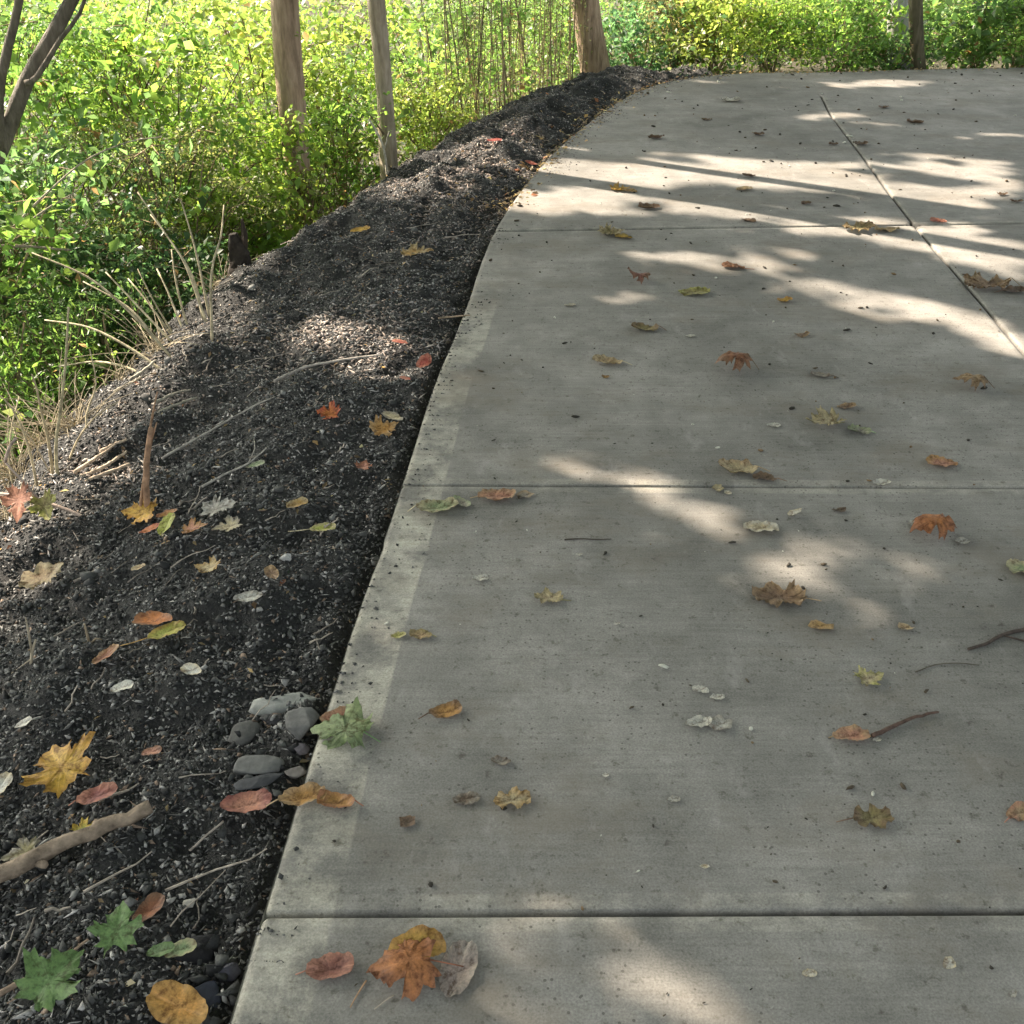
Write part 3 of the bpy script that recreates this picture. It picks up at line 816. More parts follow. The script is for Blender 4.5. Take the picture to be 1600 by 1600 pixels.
def crowns():
    n = 190000
    # spots on the ground to be shaded, each leaf is hung somewhere on the way to the sun
    g = np.column_stack([rng.uniform(-3.4, 7.5, n), rng.uniform(-2.5, 11.5, n)])
    d, s, _ = seg_dist(g, EDGE_C); ins = inside(g, POLY)
    outside_d = np.where((s > 0) & ~ins, d, 0)
    wood = smooth(0.8, 1.5, outside_d)
    lit = lit_strength(g)
    # directions along / across the sun for natural stray flecks
    al = g @ SUN_AZ; ac = g @ np.array([SUN_AZ[1], -SUN_AZ[0]])
    fleck = fbm(al * 0.9, ac * 2.6, 17) * 2
    keep = rng.random(n) > lit
    keep &= ~((wood > 0.3) & (rng.random(n) < 0.99))
    keep &= ~((outside_d > 0.70) & (wood <= 0.3) & (rng.random(n) < 0.75))
    keep &= ~((outside_d > 0.02) & (g[:, 0] > 0.8) & (g[:, 1] > 8.2) & (rng.random(n) < 0.995))
    g = g[keep]
    h = rng.uniform(3.5, 7.6, len(g))
    t = h / math.tan(SUN_EL)
    pos = np.column_stack([g + t[:, None] * SUN_AZ, h])
    # nothing of the crowns hangs in view
    px, py, dep = to_pix(pos[:, 0], pos[:, 1], pos[:, 2])
    return pos[(dep < 0) | (py < -60) | (px < -300) | (px > 1900)]
cpos = crowns()
owner = np.zeros(len(cpos), int); bestd = np.full(len(cpos), 1e9)
for k, (e, b, tp) in enumerate(TREES):
    mid = (np.array(b) + np.array(tp)) / 2
    dd = np.hypot(cpos[:, 0] - tp[0], cpos[:, 1] - tp[1]); m = dd < bestd
    bestd[m] = dd[m]; owner[m] = k
for k, (e, b, tp) in enumerate(TREES):
    p = cpos[owner == k]
    if len(p) == 0: continue
    V, F, C = leaf_cloud(p - np.array(e.location), 0.165, KINDS['lime'], narrow=1.35, face=SUN_V * 1.1)
    make("crown", V, F, M_FOL, e, C)

# ------------------------------------------------------------------ gravel and clods on the bank (nobody could count them)
ICO_V = []; ph = (1 + 5 ** 0.5) / 2
ICO_V = unit(np.array([(-1, ph, 0), (1, ph, 0), (-1, -ph, 0), (1, -ph, 0), (0, -1, ph), (0, 1, ph), (0, -1, -ph), (0, 1, -ph), (ph, 0, -1), (ph, 0, 1), (-ph, 0, -1), (-ph, 0, 1)], float))
ICO_F = np.array([(0, 11, 5), (0, 5, 1), (0, 1, 7), (0, 7, 10), (0, 10, 11), (1, 5, 9), (5, 11, 4), (11, 10, 2), (10, 7, 6), (7, 1, 8), (3, 9, 4), (3, 4, 2), (3, 2, 6), (3, 6, 8), (3, 8, 9), (4, 9, 5), (2, 4, 11), (6, 2, 10), (8, 6, 7), (9, 8, 1)])
def rand_rot(n, tilt=0.6):
    yaw = rng.random(n) * 2 * math.pi
    z = unit(np.column_stack([rng.normal(size=(n, 2)) * tilt, np.ones(n)]))
    x = np.column_stack([np.cos(yaw), np.sin(yaw), np.zeros(n)])
    y = unit(np.cross(z, x)); x = np.cross(y, z)
    return x, y, z
OCT_V = np.array([(1, 0, 0), (0, 1, 0), (-1, 0, 0), (0, -1, 0), (0, 0, 1), (0, 0, -1)], float)
OCT_F = np.array([(0, 1, 4), (1, 2, 4), (2, 3, 4), (3, 0, 4), (1, 0, 5), (2, 1, 5), (3, 2, 5), (0, 3, 5)])
def stones(pos, size, aspect, cols_, tilt=0.6, small=False):
    n = len(pos)
    B, BF = (OCT_V, OCT_F) if small else (ICO_V, ICO_F)
    m = len(B)
    V = np.repeat(B[None], n, 0) * (0.60 + 0.75 * rng.random((n, m, 1)))
    if small: V = V + 0.28 * rng.normal(size=V.shape)
    sc = np.column_stack([size * aspect, size, size * (0.5 + 0.4 * rng.random(n))])
    V = V * sc[:, None, :] * 0.5
    x, y, z = rand_rot(n, tilt)
    V = V[:, :, 0:1] * x[:, None] + V[:, :, 1:2] * y[:, None] + V[:, :, 2:3] * z[:, None] + pos[:, None]
    F = (BF[None] + (np.arange(n) * m)[:, None, None]).reshape(-1, 3)
    return V.reshape(-1, 3), F, np.repeat(cols_, m, axis=0)
def bank_spots(n, near_bias, dmax=1.6):
    ex, ey, nx_, ny_, s_f, dd, Z = BK
    u = rng.random(n) ** near_bias
    k = (u * (len(s_f) - 1)).astype(int)
    d_ = 0.012 + rng.random(n) * dmax
    zi = np.array([np.interp(d_[i], dd, Z[k[i]]) for i in range(n)])
    j = rng.uniform(-0.011, 0.011, n)
    P = np.column_stack([ex[k] + nx_[k] * d_ + ny_[k] * j, ey[k] + ny_[k] * d_ - nx_[k] * j, zi])
    return P, d_
def gravel():
    Vs, Fs, Cs = [], [], []; off = 0
    pal = np.array([(0.020, 0.021, 0.021), (0.040, 0.042, 0.040), (0.080, 0.082, 0.077), (0.165, 0.166, 0.156), (0.27, 0.268, 0.25), (0.38, 0.37, 0.35), (0.20, 0.15, 0.11)])
    for n, smin, smax, asp, pr, tilt in ((210000, 0.0035, 0.0105, 1.35, (.18, .25, .25, .17, .09, .03, .04), 0.8),
                                   (9500, 0.009, 0.020, 1.3, (.26, .30, .24, .12, .05, .01, .02), 0.7),
                                   (120, 0.020, 0.038, 1.25, (.36, .36, .20, .06, .02, 0, 0), 0.5),
                                   (15000, 0.003, 0.0075, 5.0, (.08, .10, .18, .22, .20, .10, .12), 0.25)):
        P, d_ = bank_spots(n, 1.85, 1.75 if smax < 0.0125 else 1.5)
        sz = smin + (smax - smin) * rng.random(n) ** 1.7
        P[:, 2] += sz * 0.22
        c = pal[rng.choice(7, n, p=np.array(pr) / sum(pr))] * (0.75 + 0.5 * rng.random((n, 1)))
        V, F, C = stones(P, sz, asp * (0.8 + 0.5 * rng.random(n)), c, tilt, smax < 0.025)
        Vs.append(V); Fs.append(F + off); Cs.append(C); off += len(V)
    # drier, paler wood chips and crumbs on the crest; their colour also brightens its sun patches
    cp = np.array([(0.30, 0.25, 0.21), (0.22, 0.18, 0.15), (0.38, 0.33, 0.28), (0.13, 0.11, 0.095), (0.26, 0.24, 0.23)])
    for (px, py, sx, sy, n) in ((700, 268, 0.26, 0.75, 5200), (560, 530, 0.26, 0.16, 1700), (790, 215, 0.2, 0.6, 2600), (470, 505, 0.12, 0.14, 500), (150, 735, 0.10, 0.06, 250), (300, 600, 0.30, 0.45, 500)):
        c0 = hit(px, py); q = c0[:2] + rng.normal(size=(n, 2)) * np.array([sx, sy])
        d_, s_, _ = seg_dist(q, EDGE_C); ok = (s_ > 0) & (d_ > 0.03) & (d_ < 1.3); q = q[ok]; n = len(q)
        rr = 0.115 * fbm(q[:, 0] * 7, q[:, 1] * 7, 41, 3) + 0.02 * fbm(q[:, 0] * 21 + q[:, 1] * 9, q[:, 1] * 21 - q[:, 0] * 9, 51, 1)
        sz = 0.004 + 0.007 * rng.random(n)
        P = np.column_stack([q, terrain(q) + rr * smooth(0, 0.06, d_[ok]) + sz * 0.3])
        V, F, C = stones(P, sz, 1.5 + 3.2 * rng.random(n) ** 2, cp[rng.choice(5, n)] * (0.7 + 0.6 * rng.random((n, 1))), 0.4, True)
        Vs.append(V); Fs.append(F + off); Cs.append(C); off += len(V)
    # broken rubble among the larger stones, and crumbs spilt over the slab edge
    for (px, py, sx, sy, n, s0, s1) in ((425, 1160, 0.06, 0.12, 90, .007, .020), (335, 1520, 0.05, 0.07, 50, .010, .030), (560, 900, 0.05, 0.2, 120, .006, .02)):
        c0 = hit(px, py); q = c0[:2] + rng.normal(size=(n, 2)) * np.array([sx, sy])
        d_, s_, _ = seg_dist(q, EDGE_C); ok = (s_ > 0) & (d_ > 0.015); q = q[ok]; n = len(q)
        sz = s0 + (s1 - s0) * rng.random(n) ** 1.6
        P = np.column_stack([q, terrain(q) + sz * 0.35 + 0.004])
        V, F, C = stones(P, sz, 1 + 0.7 * rng.random(n), pal[rng.choice(7, n, p=[.3, .34, .22, .09, .02, .01, .02])] * (0.8 + 0.4 * rng.random((n, 1))), 0.7, True)
        Vs.append(V); Fs.append(F + off); Cs.append(C); off += len(V)
    k = rng.choice(np.where((EDGE[:, 1] > 0.7) & (EDGE[:, 0] < 1.7))[0], 9000)
    fr = smooth(3.3, 5.0, EDGE[k][:, 1])
    wgt = vnoise(EDGE[k][:, 1] * 2.3, EDGE[k][:, 0], 33) ** 2 * (0.30 + 0.70 * fr); k = k[rng.random(len(k)) < wgt * 1.3]; n = len(k)
    q = EDGE[k] - EN[k] * np.abs(rng.normal(size=n) * (0.03 + 0.05 * smooth(3.3, 5.0, EDGE[k][:, 1])) * (0.4 + 1.2 * vnoise(EDGE[k][:, 1] * 6, EDGE[k][:, 0] * 6, 35)))[:, None]
    sz = 0.002 + 0.007 * rng.random(n) ** 2
    V, F, C = stones(np.column_stack([q, sz * 0.2]), sz, np.full(n, 1.3), pal[rng.choice(4, n)], 0.4, True)
    Vs.append(V); Fs.append(F + off); Cs.append(C); off += len(V)
    return np.vstack(Vs), np.vstack(Fs), np.vstack(Cs)
V, F, C = gravel()
tag(make("gravel", V, F, M_STONE, None, C), kind="stuff", label="dark crumbly gravel and millings covering the bank", cat="gravel")

# leaf litter along the far edge of the concrete, crumbs on the slab
def litter():
    P = []
    n = 1700
    k = rng.choice(np.where((EDGE[:, 1] > 5.2) & (EDGE[:, 0] < 6))[0], n)
    off = np.abs(rng.normal(size=n)) * 0.11
    sgn = np.where(rng.random(n) < 0.35, -0.45, 1.0)
    q = EDGE[k] + EN[k] * (off * sgn)[:, None]
    z = np.where(off * sgn < 0, 0.004, np.maximum(-0.02, terrain(q) + 0.012))
    A = np.column_stack([q, z])
    m = 1500
    Q, d_ = bank_spots(m, 0.8); Q[:, 2] += 0.006
    pos = np.vstack([A, Q])
    pal = np.array([(0.26, 0.20, 0.12), (0.17, 0.12, 0.075), (0.28, 0.18, 0.08), (0.10, 0.075, 0.05), (0.30, 0.27, 0.17), (0.22, 0.10, 0.06)])
    c = pal[rng.choice(6, len(pos), p=[.3, .25, .12, .18, .1, .05])]
    sz = np.concatenate([np.full(n, 0.036), np.full(m, 0.022)])
    return leaf_cloud(pos, sz, c, up=2.0, hue=0.05)
V, F, C = litter()
tag(make("leaf_litter", V, F, M_FOL, None, C), kind="stuff", label="small dry leaf bits along the far path edge and on the bank", cat="leaf litter")
def crumbs():
    n = 1500
    P = np.column_stack([rng.uniform(-0.7, 6, n * 3), 0.8 + 8.3 * rng.random(n * 3) ** 1.1])
    P = P[inside(P, POLY)]
    d, _, _ = seg_dist(P, EDGE_C); P = P[d > 0.02][:n]
    sz = 0.0025 + 0.009 * rng.random(len(P)) ** 3.0 * (0.6 + P[:, 1] / 5)
    pal = np.array([(0.03, 0.027, 0.02), (0.07, 0.055, 0.035), (0.16, 0.11, 0.06), (0.5, 0.5, 0.42)])
    c = pal[rng.choice(4, len(P), p=[.45, .3, .13, .12])]
    V, F, C = stones(np.column_stack([P, sz * 0.2 + 0.001]), sz, 1 + 1.6 * rng.random(len(P)), c, 0.15)
    return V, F, C
V, F, C = crumbs()
tag(make("leaf_crumbs", V, F, M_STONE, None, C), kind="stuff", label="specks and crumbs of dry leaf scattered over the concrete", cat="crumbs")

def straw():
    A = Acc(); n = 420
    P, d_ = bank_spots(n, 1.25, 1.25)
    a = R(62) + rng.normal(size=n) * 0.6; ln = 0.03 + 0.17 * rng.random(n) ** 2
    u = np.linspace(-0.5, 0.5, 5)
    X = P[:, 0:1] + u * (ln * np.cos(a))[:, None]; Y = P[:, 1:2] + u * (ln * np.sin(a))[:, None]
    X += rng.normal(size=(n, 5)) * 0.03 * ln[:, None]
    Z = terrain(np.column_stack([X.ravel(), Y.ravel()])).reshape(n, 5) + 0.013 + rng.normal(size=(n, 5)) * 0.003 + u * (ln * rng.normal(size=n) * 0.12)[:, None]
    for k in range(n):
        if d_[k] < 0.06: continue
        r = 0.0012 + 0.0028 * rng.random() ** 2
        A.tube(np.column_stack([X[k], Y[k], Z[k]]), np.linspace(r, r * 0.5, 5), 5, c=np.array((0.34, 0.30, 0.25)) * (0.35 + 0.9 * rng.random()), rough=0.2, caps=False)
    tag(A.build("twig_litter", M_WOOD), kind="stuff", label="fine straw and broken twig bits strewn over the dark bank", cat="twig litter")
straw()

# ------------------------------------------------------------------ rocks beside the path
def rock(px, py, w, hfrac, yaw, c, label, flat=0.5, name="rock", seed=1, angular=0.25, sink=0.34):
    p = hit(px, py); size = w / ppm(p)
    rs = np.random.default_rng(seed)
    me = bpy.data.meshes.new("t")
    import bmesh
    bm = bmesh.new(); bmesh.ops.create_icosphere(bm, subdivisions=3, radius=1)
    V = np.array([v.co[:] for v in bm.verts]); F = np.array([[v.index for v in f.verts] for f in bm.faces]); bm.free()
    bpy.data.meshes.remove(me)
    # cut by random planes for facets
    for k in range(13):
        n = unit(rs.normal(size=3)); lim = 0.42 + 0.34 * rs.random()
        dd = V @ n; ov = np.maximum(dd - lim, 0); V = V - np.outer(ov, n)
    V *= (1 + 0.22 * fbm(V[:, 0] * 3 + seed, V[:, 1] * 3 + V[:, 2] * 2, seed))[:, None]
    V *= np.array([1, hfrac, flat * hfrac])
    c_, s_ = math.cos(R(yaw)), math.sin(R(yaw))
    V = np.column_stack([V[:, 0] * c_ - V[:, 1] * s_, V[:, 0] * s_ + V[:, 1] * c_, V[:, 2]])
    V *= size / (V[:, 0].max() - V[:, 0].min())
    hgt = V[:, 2].max() - V[:, 2].min()
    C = np.tile(np.array(c), (len(V), 1)) * (0.8 + 0.4 * rs.random((len(V), 1)) * 0.6)
    o = make(name, V, F, M_ROCK, None, C, False, (p[0], p[1], p[2] + hgt * (0.5 - sink)))
    return tag(o, label, "stone", "stones on the bank beside the path")
rock(450, 1094, 108, 0.42, 12, (0.30, 0.31, 0.285), "flat grey stone slab touching the path edge, largest stone on the bank", 0.55, seed=3, sink=0.18)
rock(472, 1152, 52, 0.8, 30, (0.13, 0.13, 0.122), "rough grey stone left of the pale green maple leaf", 0.8, seed=4)
rock(398, 1203, 80, 0.5, 8, (0.125, 0.128, 0.12), "oblong grey stone behind the salmon leaf", 0.6, seed=5)
rock(410, 1228, 78, 0.35, 14, (0.055, 0.058, 0.062), "dark flat stone tucked under the oblong grey stone", 0.6, seed=6)
rock(378, 1142, 52, 0.8, 50, (0.10, 0.10, 0.092), "dark lumpy stone left of the rough grey stone", 0.8, seed=7)
rock(460, 1215, 34, 1.3, 70, (0.15, 0.14, 0.13), "narrow upright stone squeezed against the path edge", 0.6, seed=8)
rock(470, 1180, 28, 0.9, 0, (0.12, 0.11, 0.12), "small round stone below the rough grey stone", 0.8, seed=9)
rock(425, 1122, 40, 0.7, 0, (0.06, 0.06, 0.06), "small dark stone under the flat grey slab", 0.7, seed=10)
rock(290, 1397, 26, 0.7, 20, (0.45, 0.43, 0.38), "pale pebble right of the fallen branch", 0.7, "pebble", 11)
rock(266, 1396, 16, 0.7, 20, (0.38, 0.37, 0.34), "tiny pale pebble left of the bigger pale pebble", 0.7, "pebble", 12)
rock(288, 1461, 26, 0.7, -20, (0.40, 0.38, 0.32), "pale tan pebble above the green leaf near the bottom", 0.5, "pebble", 13)
rock(322, 1560, 60, 0.8, 20, (0.035, 0.040, 0.055), "dark blue-grey stone in the corner by the path edge at the bottom", 0.8, seed=14)
rock(360, 1520, 34, 0.9, 60, (0.075, 0.075, 0.09), "small slate coloured stone touching the path edge near the bottom", 0.8, seed=15)
rock(300, 1472, 70, 0.7, 5, (0.022, 0.022, 0.025), "black clod of millings right of the pale tan pebble", 0.6, seed=16)
rock(450, 887, 18, 0.8, 0, (0.40, 0.40, 0.38), "small white pebble in the middle of the bank", 0.7, "pebble", 17)
rock(470, 150 + 1000, 14, 0.8, 0, (0.3, 0.3, 0.28), "tiny grey chip lying on the rough grey stone", 0.7, "pebble", 18, sink=-0.6)

# ------------------------------------------------------------------ fallen leaves, each its own thing
PAL = dict(orange=(.50, .17, .035), rust=(.28, .10, .045), yellow=(.60, .38, .05), tan=(.42, .30, .16), brown=(.17, .10, .06), dkbrown=(.07, .048, .035),
           red=(.40, .07, .05), salmon=(.52, .25, .17), maroon=(.24, .07, .065), green=(.12, .24, .075), pgreen=(.27, .38, .19), silver=(.52, .54, .50),
           white=(.72, .72, .64), olive=(.22, .20, .075), grey=(.30, .29, .26), ygreen=(.40, .44, .09), ochre=(.44, .27, .08), pinkgrey=(.46, .38, .35), amber=(.50, .26, .06), cream=(.55, .48, .30))
MAPLE = [(0, 0), (.10, -.05), (.24, -.15), (.25, -.04), (.44, -.02), (.36, .09), (.32, .15), (.46, .21), (.64, .31), (.52, .36), (.54, .49), (.40, .46), (.23, .42), (.27, .57), (.33, .67), (.20, .68), (.12, .82)]
def outline(kind, rs):
    if kind == 'maple':
        r = np.array(MAPLE); P = np.vstack([r, [(0, 1.0)], (r[1:] * [-1, 1])[::-1]])
        c = np.array([0, 0.3])
    elif kind == 'oak':
        t = np.linspace(0, 2 * math.pi, 40, endpoint=False)
        w = 0.30 * np.abs(np.sin(t)) ** 0.8 * (1 + 0.38 * np.cos(t * 7))
        P = np.column_stack([np.sign(np.sin(t)) * w, 0.5 - 0.5 * np.cos(t)]); c = np.array([0, 0.5])
    elif kind == 'bit':
        t = np.sort(np.linspace(0, 2 * math.pi, 9, endpoint=False) + rs.random(9) * 0.5)
        r = 0.35 + 0.3 * rs.random(9); P = np.column_stack([r * np.cos(t) * 0.7, 0.5 + r * np.sin(t)]); c = np.array([0, 0.5])
    else:                         # oval
        t = np.linspace(0, 2 * math.pi, 30, endpoint=False)
        w = 0.29 * np.abs(np.sin(t)) ** 0.9 * (1 - 0.15 * np.cos(t)) * (1 + 0.05 * np.sin(t * 15))
        P = np.column_stack([np.sign(np.sin(t)) * w, 0.5 - 0.5 * np.cos(t)]); c = np.array([0, 0.48])
    P = P + rs.normal(size=P.shape) * (0.018 if kind in ('maple', 'oak') else 0.007)
    # subdivide the outline once
    Q = np.empty((len(P) * 2, 2)); Q[0::2] = P; Q[1::2] = (P + np.roll(P, -1, 0)) / 2
    return Q, c
GB_ = "fallen leaves on the dark bank"
n_leaf = 0
def leaf(kind, px, py, w, rot, bx, by, c1, c2, label, stem=0.0, group="fallen leaves on the concrete path", name=None, tilt=(0, 0), lift=0.0, onpath=None, cat="leaf"):
    """bx / by: roll across / along the leaf (positive curls the edges up, negative arches it)"""
    global n_leaf
    n_leaf += 1
    rs = np.random.default_rng(500 + n_leaf)
    P, c = outline(kind, rs)
    n = len(P)
    rings = (1.0, 0.74, 0.42)
    V2 = np.vstack([c + (P - c) * r for r in rings] + [c[None]])
    q = (V2 - c) * 1.0
    def roll(a, k):
        if abs(k) < 1e-3: return a, np.zeros_like(a)
        return np.sin(a * k) / k, (1 - np.cos(a * k)) / k
    x, z1 = roll(q[:, 0], bx * (2.2 if group == GB_ else 2.7)); y, z2 = roll(q[:, 1], by * (1.8 if group == GB_ else 2.3))
    z = z1 + z2
    rr = np.concatenate([np.full(n, r) for r in rings] + [[0]])
    cr = fbm(q[:, 0] * 5 + n_leaf, q[:, 1] * 5, n_leaf, 3)
    z = z + ((0.16 if group == GB_ else 0.30) * cr * rr) + ({'maple': 0.03, 'oak': 0.03, 'oval': 0.008}.get(kind, 0.0) * rs.normal(size=len(z)) * (rr > 0.9))
    z = z - 0.03 * np.exp(-(q[:, 0] / 0.05) ** 2)
    V = np.column_stack([x, y, z])
    ca, sa = math.cos(R(rot)), math.sin(R(rot))
    # tip points along rot (0 = +x)
    V = np.column_stack([V[:, 1] * ca + V[:, 0] * sa, V[:, 1] * sa - V[:, 0] * ca, V[:, 2]])
    if tilt[0] or tilt[1]:
        V[:, 2] += V[:, 0] * math.tan(R(tilt[0])) + V[:, 1] * math.tan(R(tilt[1]))
    p = hit(px, py) if onpath is not True else on_z(px, py, 0.0)
    s = w / ppm(p) / (V[:, 0].max() - V[:, 0].min())
    V *= s
    # thickness: a second skin just below
    V[:, 2] += -V[:, 2].min()
    C1, C2 = np.array(PAL[c1]), np.array(PAL[c2])
    if group == GB_:
        C1 = 0.86 * C1 + 0.14 * np.array((0.20, 0.16, 0.11)); C2 = 0.82 * C2 + 0.18 * np.array((0.18, 0.13, 0.09))
    if group != GB_:
        C1 = 0.66 * C1 + 0.34 * np.array((0.21, 0.165, 0.11)); C2 = 0.66 * C2 + 0.34 * np.array((0.19, 0.145, 0.10)); bx, by = bx * 0.85, by * 0.85
        w = w * (0.92 if w < 100 else 1.0)
        if kind == 'maple' and bx < -0.5: bx, by = bx * 0.75, by * 0.75
    mixf = np.clip(smooth(0.3, 1.0, rr) * 0.7 + cr * 1.4 + rs.normal(size=len(rr)) * 0.10, 0, 1)[:, None]
    C = C1 * (1 - mixf) + C2 * mixf
    C = np.where((np.abs(q[:, 0:1]) < 0.03) & (rr[:, None] < 0.9), C * 1.12 + 0.02, C)
    F = []
    N = len(V)
    T = []
    for k in range(2):
        a = k * n; b = (k + 1) * n
        for i in range(n):
            j = (i + 1) % n
            F.append([a + i, a + j, b + j, b + i])
    a = 2 * n
    for i in range(n): F.append([a + i, a + (i + 1) % n, 3 * n])
    on_bank = abs(p[2]) > 1e-6
    z0 = p[2] + (0.010 if on_bank else 0.0012) + lift
    o = make(name or ("maple_leaf" if kind == 'maple' else "leaf_scrap" if kind == 'bit' else "fallen_leaf"), V, F, M_LEAF, None, C, True, (p[0], p[1], z0))
    if on_bank:      # lie on the slope
        e = 0.04
        gx_ = float(terrain([[p[0] + e, p[1]]])[0] - terrain([[p[0] - e, p[1]]])[0]) / (2 * e)
        gy_ = float(terrain([[p[0], p[1] + e]])[0] - terrain([[p[0], p[1] - e]])[0]) / (2 * e)
        if abs(gx_) < 0.6 and abs(gy_) < 0.6:
            o.rotation_euler = Vector((-gx_, -gy_, 1)).normalized().to_track_quat('Z', 'Y').to_euler()
            o.rotation_euler.rotate(Vector((0, 0, 1)).rotation_difference(Vector((0, 0, 1))))
            qn = Vector((0, 0, 1)).rotation_difference(Vector((-gx_, -gy_, 1)).normalized())
            o.rotation_euler = qn.to_euler()
    if stem:
        A = Acc()
        b0 = V[0] if kind in ('maple', 'oval', 'oak') else V[0]
        dr = np.array([-ca, -sa, 0]) * stem * s
        side = np.array([-sa, ca, 0]) * stem * s * 0.25 * (rs.random() - 0.5)
        u = np.linspace(0, 1, 6)[:, None]
        S = b0 + dr * u + side * u * u; S[:, 2] = b0[2] * (1 - u[:, 0]) + 0.0015
        A.tube(S, np.linspace(0.0014, 0.0010, 6), 5, c=np.array(PAL[c2]) * 0.8 + 0.03)
        A.build("stem", M_WOOD, o)
    return tag(o, label, cat, group)

T_ = True
# --- on the concrete, near to far
leaf('maple', 642, 1522, 118, 190, -.75, -.45, 'orange', 'rust', "large orange-brown maple leaf folded on itself on the nearest slab", .5, tilt=(0, 8))
leaf('oval', 650, 1497, 92, 12, .75, -.3, 'yellow', 'amber', "yellow folded lobe of leaf lying over the large orange-brown maple leaf", 0, lift=.016)
leaf('oval', 715, 1520, 60, 75, .4, .3, 'pinkgrey', 'grey', "pale spotted underside of a leaf right against the large orange-brown leaf")
leaf('oval', 515, 1517, 74, 10, .9, .5, 'maroon', 'salmon', "small curled maroon leaf left of the large orange-brown leaf", .2)
leaf('maple', 541, 1152, 104, 165, .25, -.2, 'pgreen', 'green', "pale green maple leaf on the path edge beside the grey stones", .3)
leaf('oval', 527, 1126, 55, 15, .9, .3, 'salmon', 'tan', "pinkish tan curled leaf just behind the pale green maple leaf", lift=.006)
leaf('oval', 472, 1252, 74, 15, 1.0, .3, 'amber', 'tan', "orange-tan folded leaf hanging over the path edge", .25, onpath=T_, lift=.004)
leaf('oval', 527, 1257, 60, 170, .9, .5, 'amber', 'rust', "orange-brown curled leaf right of the one hanging over the path edge", .2)
leaf('oval', 695, 1115, 52, 20, .7, .3, 'amber', 'brown', "small amber leaf alone right of the pale green maple leaf", .3)
leaf('oval', 783, 1192, 32, 170, .9, .4, 'grey', 'dkbrown', "small grey-brown curled leaf behind the pale tan lobed leaf")
leaf('oak', 800, 1253, 60, 10, .3, .2, 'cream', 'ochre', "pale tan lobed leaf lying flat behind the nearest joint")
leaf('oval', 728, 1250, 44, 10, .2, 0, 'dkbrown', 'grey', "flat dark damp leaf left of the pale tan lobed leaf")
leaf('bit', 637, 1287, 26, 10, .5, .2, 'dkbrown', 'brown', "small dark scrap near the path edge below the orange-brown curled leaves")
leaf('oval', 1090, 1131, 42, 15, .6, .3, 'silver', 'white', "silvery leaf, left half of the pair in the middle of the slab")
leaf('bit', 1128, 1133, 40, 10, .3, .2, 'silver', 'grey', "silvery square scrap, right half of the pair in the middle of the slab")
leaf('oval', 1095, 1079, 26, 160, .4, .2, 'white', 'silver', "thin white sliver of leaf above the silvery pair, left one")
leaf('oval', 1120, 1091, 24, 5, .3, .2, 'white', 'silver', "thin white sliver of leaf above the silvery pair, right one")
leaf('maple', 1355, 1063, 50, 20, .3, .2, 'cream', 'ygreen', "pale yellow round leaf behind the brown curled leaf with the twig")
leaf('oval', 1328, 1152, 60, 5, .9, .2, 'salmon', 'tan', "tan rolled leaf lying against a dark twig", .1)
leaf('oak', 1362, 1281, 64, 5, .35, .3, 'olive', 'brown', "thin olive brown lobed leaf near the right side of the slab", .4)
leaf('oval', 1592, 1272, 48, 30, .5, .3, 'tan', 'salmon', "tan leaf cut off by the right edge of the picture", .2)
leaf('bit', 1281, 981, 42, 0, .4, 0, 'ochre', 'tan', "ochre squarish leaf scrap below the translucent brown leaf")
leaf('bit', 1414, 982, 26, 0, .6, .4, 'tan', 'cream', "small pale tan scrap right of the ochre squarish scrap")
leaf('oak', 1216, 936, 84, 175, .3, .2, 'brown', 'tan', "wide thin brown leaf at the end of the sunlit stripe", .3)
leaf('maple', 1455, 834, 74, 200, -.8, -.5, 'orange', 'rust', "orange-brown arched leaf beyond the second joint on the right side", .4)
leaf('bit', 1428, 818, 22, 40, .4, .2, 'white', 'silver', "white flake behind the left end of the orange-brown arched leaf")
leaf('bit', 1503, 848, 24, 10, .4, .2, 'silver', 'grey', "silver flake right of the orange-brown arched leaf")
leaf('oval', 1605, 893, 62, 170, .5, .3, 'pgreen', 'cream', "pale green leaf cut off by the right edge of the picture")
leaf('bit', 1241, 805, 22, 0, .6, .2, 'white', 'cream', "small white scrap standing up below the middle joint", tilt=(25, 10))
leaf('oval', 1190, 828, 56, 175, .4, .1, 'cream', 'white', "pale sliver of leaf inside the sunlit stripe")
leaf('oval', 1376, 757, 30, 10, .9, .3, 'white', 'silver', "white curled leaf lying on the middle joint")
leaf('oval', 1153, 736, 62, 175, .8, .5, 'cream', 'tan', "cream curled leaf just above the middle joint", .3)
leaf('oval', 1195, 749, 38, 165, .6, .2, 'dkbrown', 'brown', "dark shrivelled leaf touching the middle joint right of the cream curled leaf", .4)
leaf('bit', 1122, 765, 20, 60, .5, .3, 'cream', 'olive', "small yellowish scrap on the middle joint, left one of two")
leaf('bit', 1137, 771, 12, 10, .3, .3, 'cream', 'white', "tiny yellowish scrap on the middle joint, right one of two")
leaf('oval', 1472, 726, 50, 175, .7, .2, 'salmon', 'ochre', "orange-tan rolled leaf on the right above the middle joint")
leaf('maple', 1292, 665, 66, 190, .6, .3, 'cream', 'olive', "cream crumpled maple leaf in the middle of the second slab", .3)
leaf('oval', 1343, 675, 36, 165, .6, .3, 'grey', 'pgreen', "grey-green small leaf right of the cream crumpled maple leaf", .2)
leaf('oval', 1322, 637, 32, 10, .7, .3, 'brown', 'tan', "small brown leaf behind the cream crumpled maple leaf")
leaf('maple', 1518, 605, 54, 170, -.7, -.4, 'tan', 'brown', "crumpled brown leaf standing on its tips near the right side", .4)
